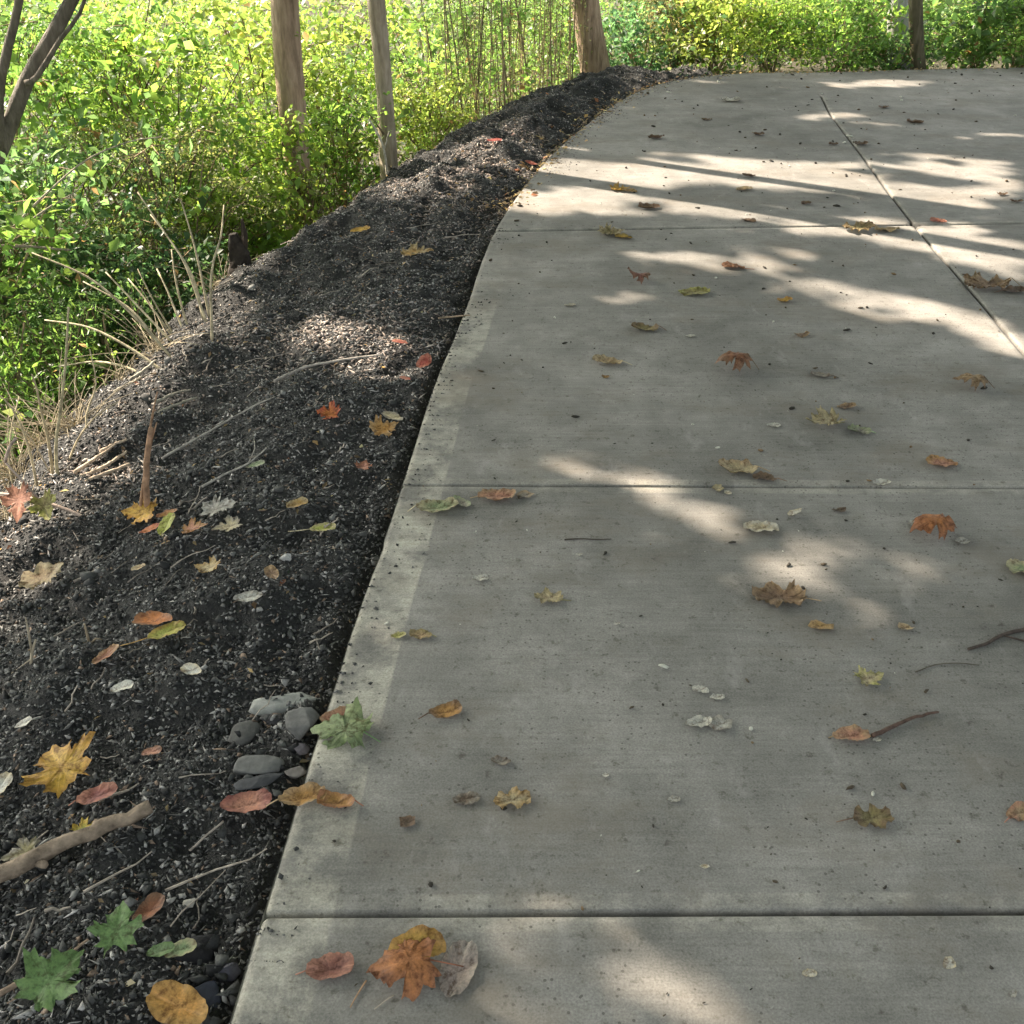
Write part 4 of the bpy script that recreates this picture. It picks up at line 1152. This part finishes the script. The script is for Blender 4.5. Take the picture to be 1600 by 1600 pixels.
leaf('maple', 1148, 579, 58, 185, -.9, -.5, 'rust', 'brown', "rusty brown arched maple leaf in the middle of the third row", .4)
leaf('oval', 950, 568, 48, 170, .7, .4, 'tan', 'cream', "tan curled leaf left of the rusty brown arched leaf", .3)
leaf('bit', 946, 590, 14, 0, .3, .3, 'ochre', 'brown', "tiny ochre scrap in front of the tan curled leaf")
leaf('oval', 1282, 588, 30, 165, .7, .4, 'grey', 'dkbrown', "grey-brown curled leaf right of the rusty brown arched leaf", .4)
leaf('oval', 1253, 525, 26, 200, -.8, .4, 'brown', 'tan', "small brown arched leaf in front of the sunlit area")
leaf('oval', 1225, 471, 25, 15, .8, .4, 'yellow', 'amber', "small bright yellow leaf in the middle of the path")
leaf('oval', 1008, 515, 42, 170, .5, .4, 'olive', 'brown', "olive brown leaf behind the tan curled leaf", .3)
leaf('maple', 1000, 441, 36, 180, -.9, .6, 'maroon', 'brown', "dark red-brown crumpled leaf left of the yellow leaf")
leaf('oval', 1083, 459, 50, 5, .25, .2, 'olive', 'ygreen', "flat olive green leaf left of the small bright yellow leaf")
leaf('oval', 1146, 419, 36, 165, .7, .3, 'brown', 'rust', "small rust brown leaf with upright stem behind the olive green leaf", .4)
leaf('maple', 952, 366, 44, 10, .5, .3, 'olive', 'cream', "olive leaf of the little clump on the far joint near the left edge")
leaf('oval', 975, 372, 28, 165, .6, .3, 'yellow', 'olive', "yellow leaf of the little clump on the far joint near the left edge")
leaf('oak', 1340, 361, 50, 5, .3, .2, 'olive', 'tan', "olive lobed leaf on the sunlit far joint")
leaf('oval', 1385, 360, 40, 5, .3, .2, 'ochre', 'cream', "ochre leaf right of the olive lobed leaf on the sunlit far joint")
leaf('oval', 1466, 347, 24, 150, .7, .3, 'red', 'salmon', "bright red leaf where the far joint meets the long joint")
leaf('maple', 965, 297, 34, 10, .5, .3, 'yellow', 'ochre', "yellow leaf on the sunlit band near the left edge")
leaf('oval', 985, 300, 22, 165, .6, .3, 'ochre', 'tan', "ochre leaf touching the yellow leaf on the sunlit band")
leaf('oval', 1162, 297, 28, 20, .6, .3, 'tan', 'cream', "pale tan leaf in the middle of the sunlit band")
leaf('oak', 1540, 449, 70, 175, .5, .3, 'brown', 'tan', "wide brown shrivelled leaf beside the long joint", .3)
leaf('oval', 1582, 456, 40, 10, .6, .3, 'dkbrown', 'brown', "dark leaf right of the wide brown shrivelled leaf beside the long joint", .3)
leaf('oak', 857, 937, 46, 170, .35, .2, 'cream', 'olive', "thin yellowish eaten leaf on the left half of the second slab", .3)
leaf('oval', 750, 905, 26, 12, .3, .1, 'white', 'silver', "white oval leaflet left of the thin yellowish eaten leaf")
leaf('oval', 622, 995, 24, 20, .6, .4, 'ygreen', 'cream', "pale yellow-green curled leaflet on the smooth edge band")
leaf('oval', 658, 994, 36, 170, .5, .4, 'tan', 'olive', "tan leaf right of the pale yellow-green leaflet near the edge band", .2)
leaf('oval', 682, 796, 66, 10, .5, .3, 'pgreen', 'cream', "pale green long leaf under the left end of the middle joint", .2)
leaf('oval', 720, 788, 34, 150, .9, .3, 'grey', 'pgreen', "grey-green rolled leaf touching the pale green long leaf")
leaf('oval', 775, 778, 60, 5, .4, .2, 'salmon', 'tan', "flat orange-pink leaf below the middle joint near the left", .2)
leaf('bit', 820, 775, 30, 5, .5, .2, 'grey', 'tan', "greyish scrap at the right end of the flat orange-pink leaf")
leaf('bit', 905, 867, 12, 5, .3, .1, 'white', 'silver', "tiny white scrap above the thin yellowish eaten leaf")
leaf('bit', 964, 975, 12, 5, .3, .1, 'white', 'silver', "tiny white scrap below and right of the thin yellowish eaten leaf")
leaf('bit', 1101, 1354, 16, 5, .3, .1, 'cream', 'white', "tiny cream scrap just behind the nearest joint")
leaf('bit', 946, 1212, 12, 5, .3, .1, 'white', 'white', "tiny white scrap right of the pale tan lobed leaf")
leaf('oval', 1052, 1250, 22, 5, .3, .1, 'silver', 'grey', "thin grey sliver lying across the slab behind the tiny cream scrap")
leaf('oval', 1264, 1522, 24, 8, .3, .1, 'white', 'cream', "white sliver of leaf on the nearest slab right of the sun patch")
leaf('bit', 1484, 1508, 22, 40, .5, .3, 'white', 'cream', "white three-cornered scrap on the nearest slab at the right", tilt=(0, 20))
leaf('bit', 1582, 1554, 16, 40, .5, .3, 'silver', 'grey', "small silver scrap in the bottom right corner")
leaf('bit', 1312, 799, 24, 0, .5, .3, 'dkbrown', 'dkbrown', "small black scrap right of the white scrap below the middle joint")
leaf('oval', 1208, 666, 22, 10, .3, .2, 'white', 'silver', "tiny white leaflet left of the cream crumpled maple leaf")
leaf('oval', 1370, 1157, 14, 10, .3, .2, 'white', 'white', "tiny white speck of leaf under the dark twig")
leaf('oval', 1078, 526, 16, 10, .3, .2, 'white', 'silver', "tiny whitish leaflet right of the olive brown leaf")
leaf('oval', 1140, 158, 34, 5, .4, .2, 'white', 'silver', "white leaf far away near the bend")
leaf('oval', 890, 478, 18, 10, .4, .2, 'silver', 'cream', "small pale leaf in the shade left of the red-brown crumpled leaf")
leaf('oval', 1170, 346, 22, 150, .7, .2, 'brown', 'dkbrown', "small brown leaf on the sunlit joint left of the olive lobed leaf")
for (qx, qy, w_, lb) in ((1381, 169, 16, "dark leaf farthest up the path, right of the long joint"), (1185, 211, 18, "dark leaf left of the thin bright streak up the path"),
                     (1302, 226, 14, "dark leaf at the long joint above the sunlit band"), (1345, 226, 22, "dark leaf just right of the long joint above the sunlit band"),
                     (1104, 188, 14, "dark leaf in the shade near the bend on the left half"), (1025, 216, 24, "dark leaf in the shade near the left edge above the sunlit band"),
                     (1170, 276, 18, "dark leaf at the top of the sunlit band"), (1260, 319, 16, "dark leaf in the lower half of the sunlit band"),
                     (1566, 305, 16, "dark leaf in the sunlit band at the right, upper one"), (1588, 316, 18, "dark leaf in the sunlit band at the right, lower one"),
                     (1015, 326, 30, "dark brown leaf at the lower rim of the sunlit band on the left"), (1430, 192, 22, "dark leaf right of the thin bright streak up the path")):
    leaf('oval', qx, qy, w_ * 1.15, rng.uniform(-20, 20) + 180, .8, .4, 'dkbrown', 'brown', lb)

# --- on the bank
GB = "fallen leaves on the dark bank"
def bleaf(*a, **k): return leaf(*a, group=GB, onpath=False, **k)
bleaf('maple', 106, 1224, 106, 130, .35, -.35, 'yellow', 'amber', "large golden yellow maple leaf behind the fallen branch", .0, lift=.02, tilt=(0, 12))
bleaf('oval', 158, 1267, 60, 20, .9, .3, 'maroon', 'salmon', "dark pink curled leaf just below the large golden maple leaf", .2, lift=.012)
bleaf('maple', 134, 1309, 56, 20, .4, .2, 'ygreen', 'yellow', "yellow-green torn leaf touching the fallen branch", lift=.012)
bleaf('maple', 42, 1341, 62, 200, .3, .2, 'olive', 'grey', "dull olive leaf left of the yellow-green torn leaf", lift=.006)
bleaf('oval', 387, 1277, 78, 10, .9, .4, 'salmon', 'maroon', "salmon pink curled leaf with a long stalk near the path edge", 0, lift=.015)
bleaf('oval', -2, 1242, 40, 70, .4, .2, 'silver', 'cream', "pale leaf cut off by the left edge beside the golden maple leaf", lift=.01)
bleaf('maple', 197, 1494, 88, 95, .3, -.3, 'green', 'green', "bright green maple leaf with its tip up, upper of the two green ones", .0, lift=.02, tilt=(0, 18))
bleaf('oval', 255, 1503, 40, 20, .8, .2, 'pgreen', 'green', "pale green folded blade of leaf right of the upper green maple leaf", lift=.012)
bleaf('oval', 284, 1498, 48, 25, .8, .2, 'pgreen', 'cream', "whitish green folded leaf farthest right of the upper green maple leaf", lift=.02)
bleaf('maple', 92, 1577, 108, 60, .3, -.3, 'green', 'green', "bright green maple leaf at the bottom left corner", .0, lift=.02, tilt=(0, 15))
bleaf('oval', 285, 1590, 100, 160, .25, .2, 'amber', 'ochre', "orange-brown leaf cut off by the bottom edge of the picture", lift=.02, tilt=(0, 12))
bleaf('oval', 234, 1430, 42, 60, .9, .5, 'rust', 'brown', "rust brown curled leaf between the branch and the pale tan pebble", .2, lift=.008)
bleaf('oval', 245, 990, 66, 170, .9, .3, 'orange', 'brown', "orange-brown rolled leaf in the middle of the bank, upper one", lift=.018)
bleaf('oval', 263, 1003, 58, 20, .6, .2, 'ygreen', 'ochre', "yellow rolled leaf under the orange-brown one in the middle of the bank", .7, lift=.010)
bleaf('maple', 228, 815, 62, 170, .5, .2, 'yellow', 'amber', "golden star shaped leaf at the foot of the broken stalk", lift=.018, tilt=(0, 20))
bleaf('oval', 262, 812, 34, 10, .7, .3, 'amber', 'salmon', "orange leaf tip right of the golden star shaped leaf", lift=.015)
bleaf('oval', 238, 847, 34, 20, .7, .3, 'orange', 'red', "red-orange leaf below the golden star shaped leaf", lift=.012)
bleaf('oval', 266, 841, 28, 70, .5, .2, 'ygreen', 'ygreen', "lime green leaf between the red-orange and the orange-tan leaf", lift=.015, tilt=(0, 20))
bleaf('maple', 304, 849, 44, 10, .6, .3, 'salmon', 'ochre', "orange-tan leaf right of the lime green leaf", lift=.012)
bleaf('maple', 45, 822, 55, 270, .5, .3, 'salmon', 'rust', "drooping orange-red leaf under the dry twigs at the left edge", lift=.03, tilt=(0, 40))
bleaf('maple', 78, 822, 44, 300, .6, .3, 'olive', 'ygreen', "drooping olive leaf beside the orange-red one under the dry twigs", lift=.03, tilt=(0, 30))
bleaf('maple', 338, 806, 62, 10, .4, .2, 'grey', 'silver', "grey lobed leaf right of the broken stalk", lift=.012)
bleaf('maple', 362, 833, 50, 195, .4, .2, 'cream', 'grey', "greyish cream leaf below the grey lobed leaf", lift=.012)
bleaf('oval', 505, 834, 40, 15, .6, .2, 'ygreen', 'cream', "yellow-green leaf near the path edge on the bank", .8, lift=.012)
bleaf('oval', 466, 808, 32, 40, .8, .2, 'ochre', 'cream', "tan rolled leaf left of the yellow-green leaf on the bank", lift=.008)
bleaf('oak', 70, 912, 66, 30, .5, .3, 'tan', 'cream', "tan oak-like lobed leaf near the left edge of the bank", lift=.012, tilt=(0, 12))
bleaf('maple', 330, 899, 44, 170, .5, .3, 'cream', 'ochre', "cream lobed leaf in the middle of the bank", lift=.01)
bleaf('oval', 218, 897, 24, 10, .6, .3, 'tan', 'cream', "small tan leaf left of the cream lobed leaf on the bank", lift=.01)
bleaf('maple', 519, 671, 40, 170, .5, .4, 'orange', 'red', "red-orange leaf on the bank, farther of the two near the edge band", lift=.015, tilt=(0, 15))
bleaf('maple', 598, 691, 46, 30, .4, .3, 'amber', 'tan', "light orange maple leaf on the bank closest to the path edge", lift=.015, tilt=(0, 15))
bleaf('maple', 568, 734, 30, 80, .5, .4, 'salmon', 'rust', "small orange-tan leaf below the light orange maple leaf", lift=.01)
bleaf('oval', 663, 597, 24, 25, .7, .2, 'red', 'salmon', "pink-red leaf standing at the path edge beside the small sun patch", lift=.02, tilt=(0, 45))
bleaf('oval', 626, 551, 26, 160, .6, .2, 'red', 'salmon', "red leaf at the right end of the sunlit gravel", lift=.015)
bleaf('oval', 634, 612, 18, 160, .6, .2, 'salmon', 'red', "small pink leaf below the pink-red leaf at the path edge", lift=.012)
bleaf('oval', 170, 1040, 38, 50, .8, .3, 'rust', 'tan', "rust coloured curled leaf left of the middle of the bank", lift=.008)
bleaf('oval', 196, 1096, 36, 15, .8, .2, 'white', 'silver', "white curled leaf behind the large golden maple leaf", lift=.012)
bleaf('oval', 42, 1147, 26, 30, .5, .2, 'silver', 'white', "pale leaflet left of the white curled leaf", lift=.008)
bleaf('oval', 390, 955, 44, 15, .4, .2, 'silver', 'grey', "pale grey leaf right of the rolled leaf pair on the bank", lift=.008)
bleaf('oval', 305, 1070, 36, 150, .7, .3, 'silver', 'cream', "pale twisted leaf left of the flat grey stone slab", lift=.008)
bleaf('oval', 238, 1180, 32, 10, .5, .2, 'salmon', 'brown', "small pinkish brown leaf right of the large golden maple leaf", lift=.008)
bleaf('maple', 648, 418, 54, 10, .5, .3, 'ochre', 'cream', "tan-yellow leaf clump on the far bank", lift=.012)
bleaf('oval', 563, 364, 32, 10, .6, .3, 'yellow', 'ochre', "small yellow leaf on the far bank near its crest", lift=.01)
bleaf('oval', 772, 226, 24, 10, .7, .3, 'red', 'maroon', "red leaf on the sunlit mound, left one", lift=.015)
bleaf('oval', 830, 262, 20, 150, .7, .3, 'red', 'salmon', "red leaf at the foot of the sunlit mound by the path", lift=.01)
bleaf('oval', 614, 662, 36, 150, .5, .2, 'cream', 'grey', "pale grey-green leaf behind the light orange maple leaf", lift=.008)
bleaf('oval', 400, 560 + 175, 30, 25, .4, .2, 'pgreen', 'grey', "grey-green leaf in the upper middle of the bank", lift=.008)
bleaf('oval', 430, 1000 - 70, 26, 120, .4, .2, 'brown', 'tan', "small brown leaf above the pale grey leaf on the bank", lift=.006)

# ------------------------------------------------------------------ twigs, sticks, stalks
def stick(name, label, pix, r0, r1, c, cat="twig", lift=0.004, sides=7, path=False, group=None, forks=(), rough=0.15):
    pts = []
    for px, py in pix:
        p = on_z(px, py, 0.0) if path else hit(px, py, False)
        pts.append((p[0], p[1], p[2] + lift + (0.0 if path else 0.012) + r0 * 0.8))
    pts = np.array(pts)
    if len(pts) > 2: pts = catmull(pts, max(0.01, np.linalg.norm(pts[-1] - pts[0]) / 18))
    else: pts = pts[0] + (pts[1] - pts[0]) * np.linspace(0, 1, 12)[:, None]
    pts = pts + rng.normal(size=pts.shape) * r0 * 0.12
    A = Acc(); base = pts[0].copy()
    cc = np.array(c)
    A.tube(pts - base, np.linspace(r0, r1, len(pts)), sides, c=cc, rough=rough)
    for f in forks:
        q = np.array([(lambda p: (p[0], p[1], p[2] + lift + (0.0 if path else 0.012) + r0 * 0.6))(on_z(a, b, 0.0) if path else hit(a, b, False)) for a, b in f])
        A.tube(q - base, np.linspace(r0 * 0.5, r1 * 0.6, len(q)), 5, c=cc, rough=rough)
    o = A.build(name, M_BRANCH if name == 'branch' else M_WOOD, None, True, base)
    return tag(o, label, cat, group)
stick("branch", "thick barkless broken branch lying across the bottom of the bank", [(-60, 1424), (95, 1346), (241, 1283)], 0.0165, 0.0125, (0.24, 0.19, 0.14), "branch", 0.012, 14, rough=0.26, forks=[[(150, 1322), (160, 1303)], [(60, 1366), (78, 1372)]])
stick("twig", "dark twig beyond the tan rolled leaf on the slab", [(1362, 1152), (1385, 1143), (1415, 1128), (1440, 1120), (1466, 1115)], 0.0048, 0.0026, (0.10, 0.065, 0.05), path=True, lift=0.001)
stick("twig", "dark forked twig at the right edge of the path", [(1512, 1016), (1540, 1008), (1565, 994), (1600, 985), (1640, 975)], 0.0034, 0.005, (0.07, 0.055, 0.045), path=True, lift=0.001, forks=[[(1565, 994), (1600, 1003), (1640, 1012)]])
stick("twig", "hair thin bent twig below the dark forked twig", [(1430, 1051), (1460, 1040), (1495, 1037), (1530, 1040)], 0.0014, 0.001, (0.10, 0.09, 0.07), path=True, lift=0.0005, sides=5)
stick("twig", "short dark twig on the left half of the second slab", [(882, 844), (905, 843), (935, 844), (955, 843)], 0.002, 0.0012, (0.06, 0.05, 0.04), path=True, lift=0.0005, sides=5)
stick("leaf_stalk", "thin orange leaf stalk left below the large orange-brown leaf", [(572, 1533), (560, 1552), (547, 1575)], 0.0013, 0.0009, (0.45, 0.28, 0.16), "stalk", path=True, lift=0.0005, sides=5)
stick("leaf_stalk", "thin pale leaf stalk right below the large orange-brown leaf", [(615, 1556), (600, 1566), (585, 1578)], 0.0013, 0.0009, (0.40, 0.35, 0.28), "stalk", path=True, lift=0.0005, sides=5)
stick("leaf_stalk", "thin grey stalk reaching down from the salmon leaf", [(352, 1296), (325, 1318), (300, 1342)], 0.0018, 0.0022, (0.32, 0.28, 0.24), "stalk", 0.008, 5)
stick("twig", "crooked grey-brown twig behind the bottom left green leaf", [(-30, 1595), (40, 1558), (95, 1530), (145, 1490)], 0.006, 0.002, (0.24, 0.18, 0.13), "twig", 0.02, forks=[[(95, 1530), (70, 1560), (20, 1590)]])
stick("twig", "pale straight twig in the upper middle of the bank", [(255, 728), (330, 685), (400, 645), (455, 622)], 0.0042, 0.002, (0.33, 0.31, 0.27), "twig", 0.012)
stick("twig", "pale bent twig ending at the sunlit gravel", [(430, 607), (480, 585), (540, 573), (600, 566)], 0.006, 0.003, (0.34, 0.31, 0.27), "twig", 0.012)
stick("twig", "pale short twig in the middle of the bank", [(318, 772), (355, 752), (390, 735), (418, 712)], 0.004, 0.002, (0.34, 0.32, 0.28), "twig", 0.010, forks=[[(390, 735), (400, 712), (398, 690)]])
stick("twig", "thin twig lying half over the path edge", [(686, 523), (705, 521), (735, 519)], 0.004, 0.002, (0.22, 0.17, 0.12), "twig", 0.05)
for k, (pp, lb) in enumerate((([(120, 748), (182, 705)], "bright wood splinter left of the broken stalk, uppermost"), ([(128, 756), (160, 742), (200, 716)], "bright wood splinter left of the broken stalk, second from the top"),
                          ([(135, 763), (170, 749), (205, 735)], "bright wood splinter left of the broken stalk, lowest"), ([(160, 715), (180, 705), (200, 697)], "short tan wood splinter above the other splinters"))):
    stick("wood_splinter", lb, pp, 0.007, 0.004, (0.42, 0.34, 0.25), "splinter", 0.006, 5, group="wood splinters on the bank", rough=0.5)
# pale slivers running with the bank
for k, (pp, lb) in enumerate((([(245, 640), (275, 625), (300, 620)], "grey stick stub above the broken stalk, right one"), ([(250, 655), (285, 640), (310, 632)], "grey stick stub above the broken stalk, lower one"),
                          ([(205, 603), (225, 590), (245, 573)], "light stick at the foot of the weeds, right one"), ([(180, 622), (205, 610), (222, 600)], "light greenish stick at the foot of the weeds, left one"))):
    stick("twig", lb, pp, 0.006, 0.004, (0.30, 0.28, 0.22), "twig", 0.01, 5, group="short sticks at the top of the bank", rough=0.4)

def upright(name, label, pix, Y, r0, r1, c, cat, extra=(), sides=7, rough=0.12, dY=0.0):
    n = len(pix)
    P = np.array([at_y(px, py, Y + dY * k / max(1, n - 1)) for k, (px, py) in enumerate(pix)])
    g = float(terrain([P[0][:2]])[0])
    P[0][2] = min(P[0][2], g - 0.02) if P[0][2] - g < 0.15 else P[0][2]
    if P[0][2] > g: P = np.vstack([[P[0][0], P[0][1], g - 0.03], P])
    P = catmull(P, 0.03); base = P[0].copy()
    A = Acc(); A.tube(P - base, np.linspace(r0, r1, len(P)), sides, c=c, rough=rough)
    for e_, er0, er1 in extra:
        Q = np.array([at_y(px, py, Y + dY * 0.5) for px, py in e_])
        if len(Q) > 2: Q = catmull(Q, 0.03)
        A.tube(Q - base, np.linspace(er0, er1, len(Q)), 6, c=c, rough=rough)
    o = A.build(name, M_WOOD, None, True, base)
    return tag(o, label, cat)
Yb = hit(232, 808)[1]
upright("broken_stalk", "broken brown dead stalk standing in the bank, shredded at the foot", [(230, 812), (228, 760), (231, 710), (236, 668)], Yb, 0.0105, 0.007, (0.30, 0.19, 0.12), "stalk",
        [([(232, 682), (238, 650), (246, 612)], 0.0042, 0.002), ([(219, 800), (222, 770), (226, 735)], 0.005, 0.003), ([(236, 690), (245, 660)], 0.003, 0.002)], 8, 0.5)
Yt = hit(120, 770)[1] + 0.1
upright("dry_weed", "tall dry stem bent at the foot, right one of the pair at the left", [(126, 800), (108, 765), (90, 740), (88, 690), (96, 630), (103, 560), (107, 480)], Yt, 0.0062, 0.0028, (0.36, 0.32, 0.20), "stem",
        [([(95, 632), (113, 622)], 0.002, 0.001)])
upright("dry_weed", "tall dry stem with a forked tip, left one of the pair at the left", [(82, 752), (80, 720), (74, 680), (66, 650), (58, 610), (50, 585)], Yt + 0.02, 0.0055, 0.0025, (0.36, 0.30, 0.19), "stem",
        [([(66, 650), (70, 625), (74, 600)], 0.0025, 0.001), ([(66, 650), (52, 640)], 0.0025, 0.001)])
Yd = hit(158, 822)[1]
upright("dry_twig", "long dry twig slanting down from the left edge to the bank", [(160, 822), (120, 803), (70, 785), (30, 775), (-40, 768)], Yd, 0.0058, 0.004, (0.36, 0.29, 0.24), "twig",
        [([(62, 782), (35, 752), (8, 722)], 0.004, 0.003), ([(8, 722), (14, 700), (25, 684)], 0.005, 0.004)], dY=0.12)
upright("dry_twig", "thin dry twig between the left edge and the pair of dry stems", [(75, 712), (50, 688), (30, 668), (-10, 640)], Yt + 0.05, 0.0028, 0.0015, (0.36, 0.31, 0.22), "twig")
upright("dry_stalk", "short split dry stalk low at the left edge of the bank", [(44, 1050), (50, 1020), (56, 1000)], hit(44, 1050)[1], 0.004, 0.0025, (0.30, 0.26, 0.19), "stalk", [([(50, 1022), (45, 990), (40, 965)], 0.003, 0.0015), ([(48, 1030), (35, 1040), (18, 1052)], 0.002, 0.001)])
upright("dry_stalk", "tuft of dry stalk left of the orange-brown rolled leaf", [(140, 1012), (137, 995), (132, 975)], hit(140, 1012)[1], 0.004, 0.002, (0.27, 0.22, 0.15), "stalk", [([(140, 1008), (150, 998), (160, 1000)], 0.003, 0.0015), ([(139, 1005), (128, 1005), (118, 1010)], 0.003, 0.0015)])
def fan():
    p0 = hit(292, 565); Y = p0[1]
    base = np.array([p0[0], Y, p0[2]])
    e = tag(empty("dry_shrub", base), "fan of bare pale stems leaning left from the crest of the bank", "dry stems")
    for k, pix in enumerate(([(265, 588), (205, 545), (140, 512), (70, 500)], [(285, 578), (215, 500), (140, 435), (50, 395)], [(250, 598), (200, 575), (150, 565), (95, 572)], [(325, 500), (330, 430), (345, 370), (350, 320)], [(300, 572), (262, 528), (215, 478), (165, 425)], [(280, 578), (240, 525), (200, 480), (130, 440)], [(300, 570), (255, 505), (225, 465), (200, 435)],
                             [(305, 552), (282, 505), (262, 455), (245, 420)], [(310, 545), (290, 500), (275, 440), (268, 390)], [(318, 470), (290, 415), (262, 370), (235, 335)],
                             [(300, 568), (270, 520), (240, 470), (215, 420)], [(325, 480), (312, 420), (300, 370), (282, 310)], [(318, 500), (300, 430), (255, 360), (215, 300)])):
        P = np.array([at_y(px, py, Y + 0.05 * k + 0.06 * j) for j, (px, py) in enumerate(pix)])
        g = float(terrain([P[0][:2]])[0]); P[0][2] = min(P[0][2], g - 0.02)
        P = catmull(P, 0.04) - base
        A = Acc(); A.tube(P, np.linspace(0.0062, 0.0026, len(P)), 6, c=np.array((0.48, 0.42, 0.28)) * (0.75 + 0.4 * rng.random()), rough=0.1)
        A.build("stem", M_WOOD, e)
fan()
def arch():
    for k, (pix, lb) in enumerate((([(-20, 400), (30, 345), (75, 300), (135, 250), (200, 222), (252, 214)], "long arching pale twig over the bushes on the left"),
                                 ([(10, 395), (40, 352), (80, 322), (118, 300), (130, 285)], "shorter arching pale twig below the long one on the left"),
                                 ([(-30, 386), (40, 385), (110, 391)], "straight grey stick lying level in the bushes on the left"))):
        Y = 4.55
        P = catmull(np.array([at_y(px, py, Y + 0.1 * j) for j, (px, py) in enumerate(pix)]), 0.04)
        base = P[0].copy(); A = Acc()
        r0 = 0.006 if k < 2 else 0.010
        A.tube(P - base, np.linspace(r0, r0 * 0.4, len(P)), 7, c=(0.30, 0.27, 0.20) if k < 2 else (0.25, 0.21, 0.17), rough=0.1)
        tag(A.build("arching_twig" if k < 2 else "stick", M_WOOD, None, True, base), lb, "twig")
arch()
upright("snag", "pale broken dead branch leaning against the foot of the slender trunk", [(606, 262), (600, 235), (588, 205), (576, 186)], 6.95, 0.011, 0.006, (0.48, 0.45, 0.38), "dead branch", [([(600, 235), (608, 205)], 0.006, 0.003)])
def dry_tuft(px, py, n, h, spread, label, seed):
    global rng
    keep = rng; rng = np.random.default_rng(seed)
    p = hit(px, py); A = Acc()
    for k in range(n):
        a = rng.random() * 2 * math.pi; r = spread * rng.random()
        b0 = np.array([math.cos(a) * r * 0.6, math.sin(a) * r * 0.6, -0.02]); ln = h * (0.4 + 0.8 * rng.random())
        lean = rng.normal(size=2) * 0.45
        u = np.linspace(0, 1, 6)[:, None]
        t = b0 + np.array([lean[0] * ln, lean[1] * ln, ln * (0.5 + 0.5 * rng.random())])
        P = b0 * (1 - u) + t * u + np.array([lean[0], lean[1], 0]) * ln * 0.5 * u * u - np.array([0, 0, 0.18 * ln]) * u ** 3
        A.tube(P, np.linspace(0.0024, 0.0008, 6), 4, c=np.array((0.38, 0.33, 0.23)) * (0.45 + 0.8 * rng.random()), caps=False)
    o = A.build("dry_weed_tuft", M_WOOD, None, True, p)
    rng = keep
    tag(o, label, "dry weeds")
dry_tuft(30, 735, 70, 0.26, 0.14, "tangled tuft of dry tan grass under the long slanting dry twig", 1)
dry_tuft(75, 690, 60, 0.24, 0.10, "dry grass around the feet of the two tall dry weeds", 2)
dry_tuft(15, 655, 60, 0.30, 0.16, "dry tan grass mixed into the green weeds at the left edge", 3)
dry_tuft(185, 585, 50, 0.18, 0.14, "sparse dry grass at the crest of the bank below the fan of stems", 4)
dry_tuft(345, 440, 40, 0.20, 0.12, "dry grass beside the small dark stump", 5)
dry_tuft(15, 800, 45, 0.16, 0.10, "flattened dry grass behind the drooping orange-red leaf", 6)
for k, (pix, lb) in enumerate((([(60, 770), (45, 700), (20, 640), (-20, 600)], "dry stalk arching to the left behind the long slanting twig"),
                             ([(100, 745), (120, 690), (150, 650), (185, 628)], "dry stalk arching to the right above the broken stalk"),
                             ([(30, 790), (15, 730), (18, 670), (30, 620)], "thin dry stalk standing at the left edge of the picture"),
                             ([(140, 700), (135, 650), (150, 600), (140, 545)], "thin dry stalk standing alone between the two tall dry weeds and the fan of stems"))):
    upright("dry_stalk", lb, pix, Yt + 0.1 * k, 0.0045, 0.0018, (0.40, 0.34, 0.22), "stalk", dY=0.1)
dry_tuft(120, 665, 55, 0.22, 0.16, "dry grass along the crest between the two tall dry weeds and the fan of stems", 7)
dry_tuft(250, 545, 45, 0.20, 0.14, "dry grass woven between the feet of the fan of bare stems", 8)
def stump():
    p = hit(375, 425); Y = p[1] + 0.05
    A = Acc(); b = at_y(375, 430, Y)
    n = 9; z = np.linspace(-0.05, 0.20, n)
    P = np.column_stack([0.01 * np.sin(z * 20), 0 * z, z])
    A.tube(P, np.array([.075, .068, .060, .055, .052, .050, .046, .036, .02]), 11, c=(0.030, 0.024, 0.019), rough=0.45)
    A.tube(np.array([(0.03, 0, 0.1), (0.05, 0, 0.2), (0.045, 0, 0.27)]), np.array([.022, .016, .006]), 6, c=(0.04, 0.03, 0.022), rough=0.4)
    tag(A.build("stump", M_WOOD, None, False, b), "small dark broken stump at the crest of the bank under the bright bush", "stump")
stump()
